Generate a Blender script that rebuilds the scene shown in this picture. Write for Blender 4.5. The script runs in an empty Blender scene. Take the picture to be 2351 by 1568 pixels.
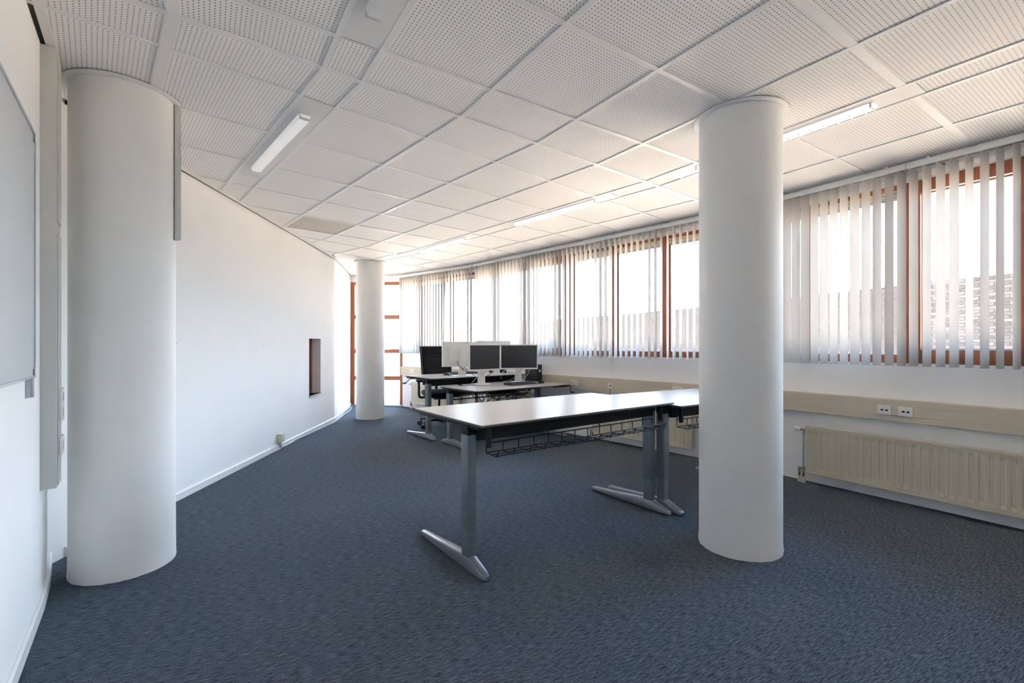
import bpy, bmesh, math, random
from mathutils import Vector, Matrix

random.seed(7)
R = math.radians
SC = bpy.context.scene
COL = SC.collection

# ------------------------------------------------------------------ camera, sky, exposure
CAM_H, CEIL = 1.19, 2.545
cam = bpy.data.cameras.new('camera')
cam.sensor_width = 36.0
cam.lens = 1063.5 / 2351 * 36.0
cam.shift_y = 8.3 / 2351
cam.clip_start = 0.05
cam_o = bpy.data.objects.new('camera', cam)
cam_o.location = (0, 0, CAM_H)
cam_o.rotation_euler = (R(90), 0, 0)
COL.objects.link(cam_o)
SC.camera = cam_o

world = bpy.data.worlds.new('sky')
SC.world = world
world.use_nodes = True
wn = world.node_tree
bg = wn.nodes['Background']
wtc = wn.nodes.new('ShaderNodeTexCoord')
wsep = wn.nodes.new('ShaderNodeSeparateXYZ')
wmap = wn.nodes.new('ShaderNodeMapRange')
wmap.inputs[1].default_value = -0.02
wmap.inputs[2].default_value = 0.9
wramp = wn.nodes.new('ShaderNodeValToRGB')
wramp.color_ramp.elements[0].color = (0.90, 0.95, 1.0, 1)      # hazy horizon
wramp.color_ramp.elements[1].color = (0.34, 0.60, 1.0, 1)       # blue overhead
wramp.color_ramp.elements[1].position = 0.75
wn.links.new(wtc.outputs['Generated'], wsep.inputs[0])
wn.links.new(wsep.outputs['Z'], wmap.inputs[0])
wn.links.new(wmap.outputs[0], wramp.inputs[0])
wn.links.new(wramp.outputs[0], bg.inputs['Color'])
bg.inputs['Strength'].default_value = 11.5

# low sun shining along the street between the buildings, behind every window wall of the room
sun = bpy.data.lights.new('sun', 'SUN')
sun.energy = 345.0
sun.color = (1.0, .81, .60)
sun.angle = R(.53)
sun_o = bpy.data.objects.new('sun', sun)
sun_o.rotation_euler = (R(48), 0, R(-61 + 90))      # comes from azimuth -61 deg, 42 deg high
sun_o.location = (10, -20, 20)
COL.objects.link(sun_o)

SC.view_settings.view_transform = 'Standard'
SC.view_settings.look = 'None'
SC.view_settings.gamma = 1.0
SC.view_settings.use_curve_mapping = False
SC.view_settings.exposure = 0.9
SC.cycles.use_denoising = True
SC.cycles.max_bounces = 12
SC.cycles.diffuse_bounces = 9
SC.cycles.glossy_bounces = 4
SC.cycles.transmission_bounces = 4
SC.cycles.transparent_max_bounces = 24
SC.cycles.sample_clamp_indirect = 8.0
SC.cycles.caustics_reflective = False
SC.cycles.caustics_refractive = False

# ------------------------------------------------------------------ materials
MATS = {}


def srgb(c):
    return tuple(((x / 255) / 12.92 if x / 255 <= .04045 else ((x / 255 + .055) / 1.055) ** 2.4) for x in c)


def mat(name, col, rough=.6, metal=0.0, var=.06, scale=9.0, bump=0.0, spec=.5, bscale=None, stretch=None):
    m = bpy.data.materials.new(name)
    m.use_nodes = True
    nt = m.node_tree
    b = nt.nodes['Principled BSDF']
    b.inputs['Roughness'].default_value = rough
    b.inputs['Metallic'].default_value = metal
    b.inputs['Specular IOR Level'].default_value = spec
    tc = nt.nodes.new('ShaderNodeTexCoord')
    vec = tc.outputs['Object']
    if stretch:
        mp = nt.nodes.new('ShaderNodeMapping')
        mp.inputs['Scale'].default_value = stretch
        nt.links.new(vec, mp.inputs['Vector'])
        vec = mp.outputs[0]
    nz = nt.nodes.new('ShaderNodeTexNoise')
    nz.inputs['Scale'].default_value = scale
    nz.inputs['Detail'].default_value = 4
    nt.links.new(vec, nz.inputs['Vector'])
    rp = nt.nodes.new('ShaderNodeValToRGB')
    rp.color_ramp.elements[0].position = .3
    rp.color_ramp.elements[1].position = .7
    rp.color_ramp.elements[0].color = tuple(max(0, c * (1 - var)) for c in col) + (1,)
    rp.color_ramp.elements[1].color = tuple(min(1, c * (1 + var)) for c in col) + (1,)
    nt.links.new(nz.outputs['Fac'], rp.inputs[0])
    nt.links.new(rp.outputs[0], b.inputs['Base Color'])
    if bump:
        n2 = nt.nodes.new('ShaderNodeTexNoise')
        n2.inputs['Scale'].default_value = bscale or scale * 12
        nt.links.new(vec, n2.inputs['Vector'])
        bp = nt.nodes.new('ShaderNodeBump')
        bp.inputs['Strength'].default_value = bump
        bp.inputs['Distance'].default_value = .002
        nt.links.new(n2.outputs['Fac'], bp.inputs['Height'])
        nt.links.new(bp.outputs[0], b.inputs['Normal'])
    MATS[name] = m
    return m


def build_materials():
    mat('wall_paint', (.91, .905, .895), .7, var=.012, scale=2.5, bump=.08, bscale=160, spec=.3)
    mat('pillar_paint', (.86, .855, .835), .55, var=.025, scale=3, bump=.25, bscale=14, spec=.35)
    mat('white_trim', (.80, .80, .79), .45, var=.02)
    mat('ceiling_rail', (.80, .79, .78), .4, var=.02)
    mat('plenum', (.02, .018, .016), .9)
    mat('lamp_metal', (.72, .715, .71), .45, var=.01)
    mat('diffuser', (.80, .81, .82), .22, var=.02)
    m = mat('diffuser_lit', (.80, .81, .82), .22, var=.02)
    m.node_tree.nodes['Principled BSDF'].inputs['Emission Color'].default_value = (1, .98, .95, 1)
    m.node_tree.nodes['Principled BSDF'].inputs['Emission Strength'].default_value = .5
    m = mat('diffuser_added_glow', (.80, .81, .82), .22, var=.02)
    m.node_tree.nodes['Principled BSDF'].inputs['Emission Color'].default_value = (1, .98, .95, 1)
    m.node_tree.nodes['Principled BSDF'].inputs['Emission Strength'].default_value = .14  # faint glow added to brighten the diffuser of a lamp that is off
    mat('louver', (.86, .86, .85), .12, metal=.6, var=.02)
    mat('vent_grey', (.42, .40, .37), .55, var=.05)
    mat('wood', (.27, .095, .048), .42, var=.25, scale=5, stretch=(14, 14, .8), spec=.4)
    mat('alu', (.52, .54, .58), .35, metal=.7, var=.04)
    mat('cream_vent', (.75, .66, .52), .5)
    mat('trunk_beige', (.60, .54, .44), .5, var=.025, scale=3)
    mat('trunk_grey', (.58, .585, .56), .5, var=.02, scale=3)
    mat('radiator', (.58, .545, .43), .38, var=.03, scale=4)
    mat('plate_white', (.80, .79, .75), .35, var=.02)
    mat('plate_cream', (.72, .69, .60), .35, var=.02)
    mat('chrome', (.5, .48, .45), .3, metal=.9)
    mat('copper', (.22, .07, .05), .4, metal=.3)
    mat('black_hole', (.006, .006, .006), .8)
    mat('groove', (.24, .21, .17), .8)
    mat('tabletop', (.50, .44, .40), .28, var=.06, scale=4, stretch=(2, 26, 1), spec=.5)
    mat('edge_dark', (.045, .045, .047), .5)
    mat('leg_grey', (.17, .20, .23), .42, metal=.35, var=.04)
    mat('foot_grey', (.24, .26, .29), .3, metal=.45, var=.04)
    mat('black_metal', (.010, .011, .013), .55, var=.1, spec=.25)
    mat('black_plastic', (.015, .016, .018), .38, var=.1)
    mat('black_fabric', (.012, .013, .016), .9, var=.3, scale=60, spec=.08)
    mat('rib_grey', (.055, .06, .068), .6)
    mat('white_plastic', (.78, .775, .755), .38, var=.015)
    mat('screen', (.018, .02, .024), .18, var=.05, spec=.6)
    mat('key_grey', (.03, .035, .05), .45)
    mat('cable_black', (.012, .012, .013), .5)
    mat('cable_grey', (.40, .40, .41), .5)
    mat('cable_white', (.75, .74, .72), .5)
    mat('board', (.76, .80, .83), .16, var=.02, scale=2, spec=.6)
    mat('coping', (.20, .20, .21), .7)
    mat('ground', (.66, .54, .42), .9, var=.12, scale=.4)
    mat('far_render', (.70, .66, .62), .9, var=.06)
    mat('far_roof', (.40, .26, .20), .9, var=.1)

    # perforated tile: rows of small dark holes laid out from the tile's own UV map (metres)
    m = mat('perforated', (.89, .875, .855), .75, var=.015, scale=3, spec=.25)
    nt = m.node_tree
    b = nt.nodes['Principled BSDF']
    uv = nt.nodes.new('ShaderNodeUVMap')
    uv.uv_map = 'UVMap'
    sc = nt.nodes.new('ShaderNodeVectorMath')
    sc.operation = 'SCALE'
    sc.inputs['Scale'].default_value = 1 / .0182
    fr = nt.nodes.new('ShaderNodeVectorMath')
    fr.operation = 'FRACTION'
    sb = nt.nodes.new('ShaderNodeVectorMath')
    sb.operation = 'SUBTRACT'
    sb.inputs[1].default_value = (.5, .5, 0)
    ln = nt.nodes.new('ShaderNodeVectorMath')
    ln.operation = 'LENGTH'
    lt = nt.nodes.new('ShaderNodeMapRange')
    lt.inputs[1].default_value = .165
    lt.inputs[2].default_value = .135
    nt.links.new(uv.outputs[0], sc.inputs[0])
    nt.links.new(sc.outputs[0], fr.inputs[0])
    nt.links.new(fr.outputs[0], sb.inputs[0])
    nt.links.new(sb.outputs[0], ln.inputs[0])
    nt.links.new(ln.outputs['Value'], lt.inputs[0])
    old = b.inputs['Base Color'].links[0].from_socket
    mx = nt.nodes.new('ShaderNodeMix')
    mx.data_type = 'RGBA'
    nt.links.new(lt.outputs[0], mx.inputs[0])
    nt.links.new(old, mx.inputs[6])
    mx.inputs[7].default_value = (.035, .03, .026, 1)
    nt.links.new(mx.outputs[2], b.inputs['Base Color'])

    # carpet: short streaks woven in one direction plus fleck
    m = bpy.data.materials.new('carpet')
    m.use_nodes = True
    nt = m.node_tree
    b = nt.nodes['Principled BSDF']
    b.inputs['Roughness'].default_value = .95
    b.inputs['Specular IOR Level'].default_value = .12
    tc = nt.nodes.new('ShaderNodeTexCoord')
    mp = nt.nodes.new('ShaderNodeMapping')
    mp.vector_type = 'TEXTURE'
    mp.inputs['Rotation'].default_value = (0, 0, R(27))
    mp.inputs['Scale'].default_value = (1 / 24, 1 / 180, 1)
    n1 = nt.nodes.new('ShaderNodeTexNoise')
    n1.inputs['Scale'].default_value = 1.0
    n1.inputs['Detail'].default_value = 3
    n1.inputs['Roughness'].default_value = .65
    n2 = nt.nodes.new('ShaderNodeTexNoise')
    n2.inputs['Scale'].default_value = 230
    n2.inputs['Detail'].default_value = 2
    n3 = nt.nodes.new('ShaderNodeTexNoise')
    n3.inputs['Scale'].default_value = 1.1
    n3.inputs['Detail'].default_value = 3
    nt.links.new(tc.outputs['Object'], mp.inputs[0])
    nt.links.new(mp.outputs[0], n1.inputs['Vector'])
    nt.links.new(tc.outputs['Object'], n2.inputs['Vector'])
    nt.links.new(tc.outputs['Object'], n3.inputs['Vector'])
    ad = nt.nodes.new('ShaderNodeMath')
    ad.operation = 'MULTIPLY_ADD'
    ad.inputs[1].default_value = .55
    nt.links.new(n2.outputs['Fac'], ad.inputs[0])
    nt.links.new(n1.outputs['Fac'], ad.inputs[2])
    ad2 = nt.nodes.new('ShaderNodeMath')
    ad2.operation = 'MULTIPLY_ADD'
    ad2.inputs[1].default_value = .10
    nt.links.new(n3.outputs['Fac'], ad2.inputs[0])
    nt.links.new(ad.outputs[0], ad2.inputs[2])
    rp = nt.nodes.new('ShaderNodeValToRGB')
    rp.color_ramp.elements[0].position = .64
    rp.color_ramp.elements[0].color = (.013, .024, .037, 1)
    rp.color_ramp.elements[1].position = .97
    rp.color_ramp.elements[1].color = (.108, .138, .175, 1)
    e = rp.color_ramp.elements.new(.80)
    e.color = (.050, .070, .096, 1)
    nt.links.new(ad2.outputs[0], rp.inputs[0])
    nt.links.new(rp.outputs[0], b.inputs['Base Color'])
    bp = nt.nodes.new('ShaderNodeBump')
    bp.inputs['Strength'].default_value = .5
    bp.inputs['Distance'].default_value = .003
    nt.links.new(ad.outputs[0], bp.inputs['Height'])
    nt.links.new(bp.outputs[0], b.inputs['Normal'])
    MATS['carpet'] = m

    # blind fabric: lets part of the daylight through
    m = bpy.data.materials.new('blind_fabric')
    m.use_nodes = True
    nt = m.node_tree
    nt.nodes.remove(nt.nodes['Principled BSDF'])
    out = nt.nodes['Material Output']
    df = nt.nodes.new('ShaderNodeBsdfDiffuse')
    tl = nt.nodes.new('ShaderNodeBsdfTranslucent')
    tl.inputs['Color'].default_value = (.80, .80, .80, 1)
    tc = nt.nodes.new('ShaderNodeTexCoord')
    nz = nt.nodes.new('ShaderNodeTexNoise')
    nz.inputs['Scale'].default_value = 3
    rp = nt.nodes.new('ShaderNodeValToRGB')
    rp.color_ramp.elements[0].color = (.63, .62, .60, 1)
    rp.color_ramp.elements[1].color = (.67, .66, .64, 1)
    ms = nt.nodes.new('ShaderNodeMixShader')
    ms.inputs[0].default_value = .05
    nt.links.new(tc.outputs['Object'], nz.inputs['Vector'])
    nt.links.new(nz.outputs['Fac'], rp.inputs[0])
    nt.links.new(rp.outputs[0], df.inputs['Color'])
    nt.links.new(df.outputs[0], ms.inputs[1])
    nt.links.new(tl.outputs[0], ms.inputs[2])
    nt.links.new(ms.outputs[0], out.inputs['Surface'])
    MATS['blind_fabric'] = m

    # window glass: clear sheet with Fresnel reflection
    m = bpy.data.materials.new('glass')
    m.use_nodes = True
    nt = m.node_tree
    nt.nodes.remove(nt.nodes['Principled BSDF'])
    out = nt.nodes['Material Output']
    tr = nt.nodes.new('ShaderNodeBsdfTransparent')
    tr.inputs['Color'].default_value = (.94, .96, .965, 1)
    gl = nt.nodes.new('ShaderNodeBsdfGlossy')
    gl.inputs['Roughness'].default_value = .02
    fn = nt.nodes.new('ShaderNodeFresnel')
    fn.inputs['IOR'].default_value = 1.35
    ms = nt.nodes.new('ShaderNodeMixShader')
    nt.links.new(fn.outputs[0], ms.inputs[0])
    nt.links.new(tr.outputs[0], ms.inputs[1])
    nt.links.new(gl.outputs[0], ms.inputs[2])
    nt.links.new(ms.outputs[0], out.inputs['Surface'])
    MATS['glass'] = m

    # brickwork (used beyond the bricks that are built) and single bricks
    m = bpy.data.materials.new('brickwork')
    m.use_nodes = True
    nt = m.node_tree
    b = nt.nodes['Principled BSDF']
    b.inputs['Roughness'].default_value = .9
    uv = nt.nodes.new('ShaderNodeUVMap')
    uv.uv_map = 'UVMap'
    b.inputs['Specular IOR Level'].default_value = 0.0
    bk = nt.nodes.new('ShaderNodeTexBrick')
    bk.inputs['Color1'].default_value = (.0135, .0155, .0195, 1)
    bk.inputs['Color2'].default_value = (.018, .0205, .026, 1)
    bk.inputs['Mortar'].default_value = (.025, .029, .037, 1)
    bk.inputs['Scale'].default_value = 1.0
    bk.inputs['Mortar Size'].default_value = .006
    bk.inputs['Brick Width'].default_value = .22
    bk.inputs['Row Height'].default_value = .0625
    nt.links.new(uv.outputs[0], bk.inputs['Vector'])
    nt.links.new(bk.outputs['Color'], b.inputs['Base Color'])
    MATS['brickwork'] = m
    mat('mortar', (.038, .044, .056), .95, spec=0)
    for k, c in enumerate(((.0195, .022, .0275), (.026, .029, .036), (.0225, .0255, .032), (.0165, .0185, .023))):
        mat('brick_%d' % k, c, .9, var=.15, scale=20, spec=0)


build_materials()

# ------------------------------------------------------------------ helpers


class MB:
    """collects shapes into one mesh"""

    def __init__(self):
        self.v, self.f, self.uv = [], [], None

    def face(self, pts):
        i = len(self.v)
        self.v += [tuple(p) for p in pts]
        self.f.append(tuple(range(i, i + len(pts))))

    def box(self, x0, x1, y0, y1, z0, z1, M=None):
        i = len(self.v)
        c = [(x0, y0, z0), (x1, y0, z0), (x1, y1, z0), (x0, y1, z0), (x0, y0, z1), (x1, y0, z1), (x1, y1, z1), (x0, y1, z1)]
        if M is not None:
            c = [tuple(M @ Vector(p)) for p in c]
        self.v += c
        self.f += [tuple(i + k for k in q) for q in ((3, 2, 1, 0), (4, 5, 6, 7), (0, 1, 5, 4), (1, 2, 6, 5), (2, 3, 7, 6), (3, 0, 4, 7))]
        return self

    def prism(self, poly, z0, z1):
        """poly: counter-clockwise outline in xy, extruded in z"""
        n, i = len(poly), len(self.v)
        self.v += [(p[0], p[1], z0) for p in poly] + [(p[0], p[1], z1) for p in poly]
        self.f.append(tuple(i + k for k in range(n - 1, -1, -1)))
        self.f.append(tuple(i + n + k for k in range(n)))
        for k in range(n):
            a = (k + 1) % n
            self.f.append((i + k, i + a, i + n + a, i + n + k))
        return self

    def loft(self, rings, caps=True, closed=True):
        n, i = len(rings[0]), len(self.v)
        for r in rings:
            self.v += [tuple(p) for p in r]
        for k in range(len(rings) - 1):
            for j in range(n if closed else n - 1):
                a = (j + 1) % n
                self.f.append((i + k * n + j, i + k * n + a, i + (k + 1) * n + a, i + (k + 1) * n + j))
        if caps:
            self.f.append(tuple(i + j for j in range(n - 1, -1, -1)))
            self.f.append(tuple(i + (len(rings) - 1) * n + j for j in range(n)))
        return self

    def lathe(self, prof, n=32, c=(0, 0), caps=True):
        rings = [[(c[0] + r * math.cos(2 * math.pi * j / n), c[1] + r * math.sin(2 * math.pi * j / n), z) for j in range(n)] for r, z in prof]
        return self.loft(rings, caps)

    def tube(self, pts, r, n=6, caps=True):
        pts = [Vector(p) for p in pts]
        rings, side = [], None
        for k, p in enumerate(pts):
            t = (pts[min(k + 1, len(pts) - 1)] - pts[max(k - 1, 0)])
            t = t.normalized() if t.length > 1e-9 else Vector((0, 0, 1))
            if side is None:
                side = t.cross(Vector((0, 0, 1)))
                if side.length < 1e-3:
                    side = t.cross(Vector((1, 0, 0)))
            side = (side - t * side.dot(t))
            side = side.normalized() if side.length > 1e-6 else t.orthogonal().normalized()
            up = t.cross(side)
            rr = r[k] if isinstance(r, (list, tuple)) else r
            rings.append([p + side * (rr * math.cos(2 * math.pi * j / n)) + up * (rr * math.sin(2 * math.pi * j / n)) for j in range(n)])
        return self.loft(rings, caps)

    def mesh(self, name):
        me = bpy.data.meshes.new(name)
        me.from_pydata(self.v, [], self.f)
        me.update()
        bm = bmesh.new()
        bm.from_mesh(me)
        bmesh.ops.recalc_face_normals(bm, faces=bm.faces)
        bm.to_mesh(me)
        bm.free()
        return me

    def build(self, name, m, parent=None, smooth=False, bevel=0, seg=2):
        o = link(name, self.mesh(name), m, parent)
        finish(o, smooth, bevel, seg)
        return o


def link(name, me, m, parent=None):
    if m is not None and not me.materials:
        me.materials.append(MATS[m])
    o = bpy.data.objects.new(name, me)
    COL.objects.link(o)
    if parent is not None:
        o.parent = parent
    return o


def finish(o, smooth=False, bevel=0, seg=2, angle=35):
    if bevel:
        bm = bmesh.new()
        bm.from_mesh(o.data)
        bmesh.ops.remove_doubles(bm, verts=bm.verts, dist=1e-6)
        ed = [e for e in bm.edges if len(e.link_faces) == 2 and e.calc_face_angle(0) > R(30)]
        bmesh.ops.bevel(bm, geom=ed, offset=bevel, segments=seg, affect='EDGES', profile=.6, clamp_overlap=True)
        bm.to_mesh(o.data)
        bm.free()
    if smooth or bevel:
        for p in o.data.polygons:
            p.use_smooth = True
        try:
            o.data.set_sharp_from_angle(angle=R(angle))
        except Exception:
            pass


def thing(name, label, cat, loc=(0, 0, 0), rz=0, group=None):
    o = bpy.data.objects.new(name, None)
    o.empty_display_size = .1
    COL.objects.link(o)
    o.location = loc
    o.rotation_euler = (0, 0, rz)
    return tag(o, label, cat, group)


def tag(o, label=None, cat=None, group=None, kind=None):
    if label:
        o['label'] = label
    if cat:
        o['category'] = cat
    if group:
        o['group'] = group
    if kind:
        o['kind'] = kind
    return o


def structure(o, label=None, cat=None):
    return tag(o, label, cat, kind='structure')


def struct_empty(name, label, cat, loc=(0, 0, 0), rz=0):
    return structure(thing(name, label, cat, loc, rz), label, cat)


def spline(pts, n=8):
    """Catmull-Rom through the points"""
    P = [Vector(p) for p in pts]
    P = [P[0] * 2 - P[1]] + P + [P[-1] * 2 - P[-2]]
    out = []
    for k in range(1, len(P) - 2):
        for j in range(n):
            t = j / n
            a, b, c, d = P[k - 1], P[k], P[k + 1], P[k + 2]
            out.append(.5 * ((2 * b) + (c - a) * t + (2 * a - 5 * b + 4 * c - d) * t * t + (3 * b - a - 3 * c + d) * t ** 3))
    out.append(P[-2])
    return out


def rbox(x0, x1, y0, y1, z0, z1, name, m, parent=None, bevel=.003, seg=2):
    return MB().box(x0, x1, y0, y1, z0, z1).build(name, m, parent, bevel=bevel, seg=seg)


# ------------------------------------------------------------------ plan of the room (metres, camera at the origin)
J0 = Vector((-.299, 2.75))
ANG = {0: 50.7, 1: 42.1, 2: 33.5}          # direction from the room towards each of the three window walls
WALL_A = 3.135                              # distance of the window wall from J0


def frame(k):
    a = R(ANG[k])
    return Vector((math.cos(a), math.sin(a))), Vector((-math.sin(a), math.cos(a)))


U1, V1 = frame(1)
U2, V2 = frame(2)
U0, V0 = frame(0)
JC = Vector((math.cos(R(37.8)), math.sin(R(37.8))))
K12 = J0 + JC * (WALL_A / math.cos(R(4.3)))
K01 = K12 + V1 * 4.134
E0 = K01 + V0 * 1.995
ORG = {1: J0, 2: J0, 0: K01 - U0 * WALL_A}   # local origins: (a, b) = (towards window, along wall)


def P(k, a, b, z=0.0):
    u, v = frame(k)
    p = ORG[k] + u * a + v * b
    return Vector((p.x, p.y, z))


def local_thing(name, label, cat, k, a, b, z=0.0, group=None):
    """local x = towards the window, y = along the wall"""
    return thing(name, label, cat, P(k, a, b, z), R(ANG[k]), group)


B12_1 = (K12 - ORG[1]).dot(V1)
B12_2 = (K12 - ORG[2]).dot(V2)
B01_1 = (K01 - ORG[1]).dot(V1)
BEND = {0: (0.0, 1.995), 1: (B12_1, B01_1), 2: (-5.2, B12_2)}
END2 = ORG[2] + U2 * WALL_A + V2 * -5.2

LEFT_A = Vector((-2.51, 2.60))
LEFT_B = Vector((-2.786, 7.27))
LEFT_C = Vector((-3.15, 9.05))
NEAR = [Vector((1.25, -2.12)), Vector((-1.0, .686)), Vector((-1.767, 1.642)), Vector((-2.113, 2.074)), Vector((-2.275, 2.262)),
        Vector((-2.41, 2.405)), Vector((-2.53, 2.53))]
ROOM = [NEAR[0], END2, K12, K01, E0, LEFT_C, LEFT_B, LEFT_A] + NEAR[:0:-1]

# ------------------------------------------------------------------ floor
mb = MB()
mb.prism([(p.x, p.y) for p in ROOM], -.12, 0)
fl = structure(mb.build('floor', 'carpet'), 'dark blue grey streaked carpet covering the whole floor', 'floor')

# ------------------------------------------------------------------ walls


def wall_slab(name, pts, out, z0, z1, m='wall_paint', parent=None, smooth=False, thick=.16, tag_it=True, label=None):
    """upright slab along a plan polyline, thickened to the outside"""
    mb = MB()
    pts = [Vector(p) for p in pts]
    rings = []
    for k, p in enumerate(pts):
        t = (pts[min(k + 1, len(pts) - 1)] - pts[max(k - 1, 0)]).normalized()
        nrm = Vector((-t.y, t.x)) * out
        q = p + nrm * thick
        rings.append([(p.x, p.y, z0), (q.x, q.y, z0), (q.x, q.y, z1), (p.x, p.y, z1)])
    mb.loft(rings)
    o = mb.build(name, m, parent, smooth=smooth)
    if tag_it:
        structure(o, label, 'wall')
    return o


wall_slab('wall_near', NEAR, 1, 0, CEIL + .1, smooth=True, label='white wall beside the camera, gently curved at its far end')
# long left wall with the niche opening (y 6.22 .. 6.654, z .50 .. 1.281)
ldir = (LEFT_B - LEFT_A).normalized()
lnrm = Vector((-ldir.y, ldir.x))          # outwards (left)
LANG = math.atan2(ldir.y, ldir.x)


def lw(s, d=0.0, z=0.0):
    p = LEFT_A + ldir * s + lnrm * d
    return Vector((p.x, p.y, z))


N0, N1, NZ0, NZ1 = 3.625, 4.062, .505, 1.281
LLEN = (LEFT_B - LEFT_A).length
wl = struct_empty('wall_left', 'long white painted left wall with a small window niche', 'wall', lw(0), LANG)
mb = MB()
for s0, s1, z0, z1 in ((-.1, N0, 0, CEIL + .1), (N1, LLEN, 0, CEIL + .1), (N0, N1, 0, NZ0), (N0, N1, NZ1, CEIL + .1)):
    mb.box(s0, s1, 0, .2, z0, z1)
mb.build('wall_surface', 'wall_paint', wl)
for s, z, r in ((.95, 1.205, .004), (3.33, 1.19, .004), (2.35, 1.75, .004), (2.42, 1.735, .003), (2.32, 1.195, .004), (3.36, 1.78, .005)):
    mb = MB()
    mb.lathe([(r, 0), (r * .7, .0015)], 8)
    o = mb.build('nail_hole', 'groove', wl)
    o.location = (s, 0, z)
    o.rotation_euler = (R(90), 0, 0)
wall_slab('wall_far_left', [LEFT_B, LEFT_C], 1, 0, CEIL + .1, label='short white wall bending towards the tall window')
wall_slab('wall_back', [END2, NEAR[0]], 1, 0, CEIL + .1, label='white wall behind the camera')

# wall ends that stop light leaking beside the near wall
WZ0, WZ1 = 1.052, 2.425                    # window opening


def window_wall(name, k, b0, b1, joints, label):
    e = struct_empty(name, label, 'wall', P(k, WALL_A, b0), R(ANG[k]))
    L = b1 - b0
    cuts = [0] + [j - b0 for j in joints] + [L]
    for c0, c1 in zip(cuts[:-1], cuts[1:]):
        MB().box(0, .17, c0 + (.002 if c0 else 0), c1 - (.002 if c1 < L else 0), 0, WZ0).build('wall_panel', 'wall_paint', e)
    if len(cuts) > 2:
        MB().box(.02, .16, cuts[1] - .01, cuts[1] + .01, 0, WZ0 - .01).build('joint_strip', 'groove', e)
    MB().box(0, .17, 0, L, WZ1, CEIL + .1).build('lintel', 'wall_paint', e)
    return e


window_wall('wall_right_near', 2, BEND[2][0], BEND[2][1], [], 'white window wall on the right behind the front pillar')
window_wall('wall_right_middle', 1, BEND[1][0], BEND[1][1], [1.2], 'white window wall in the middle with a thin panel joint')
window_wall('wall_right_far', 0, BEND[0][0], BEND[0][1], [], 'white window wall at the far end beside the tall window')

# skirting boards along the left walls


def skirting(name, pts, side, label, h=.06, t=.014):
    mb = MB()
    pts = [Vector(p) for p in pts]
    rings = []
    for k, p in enumerate(pts):
        tt = (pts[min(k + 1, len(pts) - 1)] - pts[max(k - 1, 0)]).normalized()
        n = Vector((-tt.y, tt.x)) * side
        q = p + n * t
        q2 = p + n * (t * .45)
        rings.append([(p.x, p.y, .0), (q.x, q.y, .0), (q.x, q.y, h - .008), (q2.x, q2.y, h), (p.x, p.y, h)])
    mb.loft(rings)
    o = mb.build(name, 'white_trim', smooth=True)
    return structure(o, label, 'skirting board')


skirting('baseboard_near', NEAR, -1, 'scuffed white skirting curving round the near wall', h=.065)
skirting('baseboard_left', [lw(0).to_2d() + Vector((0, 0)), LEFT_B], -1, 'white skirting board along the long left wall')
skirting('baseboard_far', [LEFT_B, LEFT_C], -1, 'white skirting board on the short far wall')

# ------------------------------------------------------------------ ceiling: grid of rails and perforated tiles
ceil_e = struct_empty('ceiling', 'suspended ceiling of perforated grey white tiles in a bent grid', 'ceiling', (0, 0, CEIL))
mb = MB()
CEN = sum(ROOM, Vector((0, 0))) / len(ROOM)
mb.prism([tuple(p + (p - CEN).normalized() * .2) for p in ROOM], .07, .13)
mb.build('plenum_deck', 'plenum', ceil_e)

STEP_A, STEP_B = .5915, .6073
ROWS = [-.7857 - 3 * STEP_A, -.7857 - 2 * STEP_A, -.7857 - STEP_A, -.7857, -.591, 0, STEP_A, 2 * STEP_A, 3 * STEP_A, 1.9685, 2.559]
ROW_END = WALL_A - .03
C1 = (Vector((-.5446, 3.050)) - J0).dot(V1)       # column next to the joint, far side
C2 = (Vector((-.092, 2.4695)) - J0).dot(V2)       # column next to the joint, near side (negative)


def clip(poly, n, d):
    """keep the part with n.p <= d"""
    out = []
    for i, p in enumerate(poly):
        q = poly[(i + 1) % len(poly)]
        dp, dq = n.dot(p) - d, n.dot(q) - d
        if dp <= 0:
            out.append(p)
        if dp * dq < 0:
            out.append(p + (q - p) * (dp / (dp - dq)))
    return out


def area(poly):
    return abs(sum(poly[i].x * poly[(i + 1) % len(poly)].y - poly[(i + 1) % len(poly)].x * poly[i].y for i in range(len(poly)))) / 2 if len(poly) > 2 else 0


def half(p, q, inset=0.0, side=1):
    """half plane to the right (side=1) or left of p->q"""
    t = (q - p).normalized()
    n = Vector((-t.y, t.x)) * side
    return n, n.dot(p) - inset


TRIM = .04
jn1 = Vector((math.sin(R(37.8)), -math.cos(R(37.8))))            # normal pointing to segment 2
j0dir = Vector((math.cos(R(46.4)), math.sin(R(46.4))))
jn0 = Vector((j0dir.y, -j0dir.x))                                # pointing to segment 1
NEARA, NEARB = NEAR[0], NEAR[3]


def region(k, inset, c):
    H = []
    if k == 2:
        H.append((-jn1, (-jn1).dot(J0)))
    if k == 1:
        H.append((jn1, jn1.dot(J0)))
        H.append((-jn0, (-jn0).dot(K01)))
    if k == 0:
        H.append((jn0, jn0.dot(K01)))
    u, v = frame(k)
    H.append((u, u.dot(ORG[k]) + ROW_END + (TRIM - inset)))
    tn = half(NEARA, NEARB, 0.0, 1)
    H.append(tn)
    if c.y < 7.05:
        H.append(half(LEFT_A, LEFT_B, inset, 1))
    else:
        H.append(half(LEFT_B, LEFT_C, inset, 1))
        H.append(half(E0, LEFT_C, inset, -1))
    H.append(half(END2, NEAR[0], inset, 1))
    return H


TILE_CACHE = {}


def rect(k, a0, a1, b0, b1):
    u, v = frame(k)
    o = ORG[k]
    return [o + u * a0 + v * b0, o + u * a1 + v * b0, o + u * a1 + v * b1, o + u * a0 + v * b1]


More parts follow.
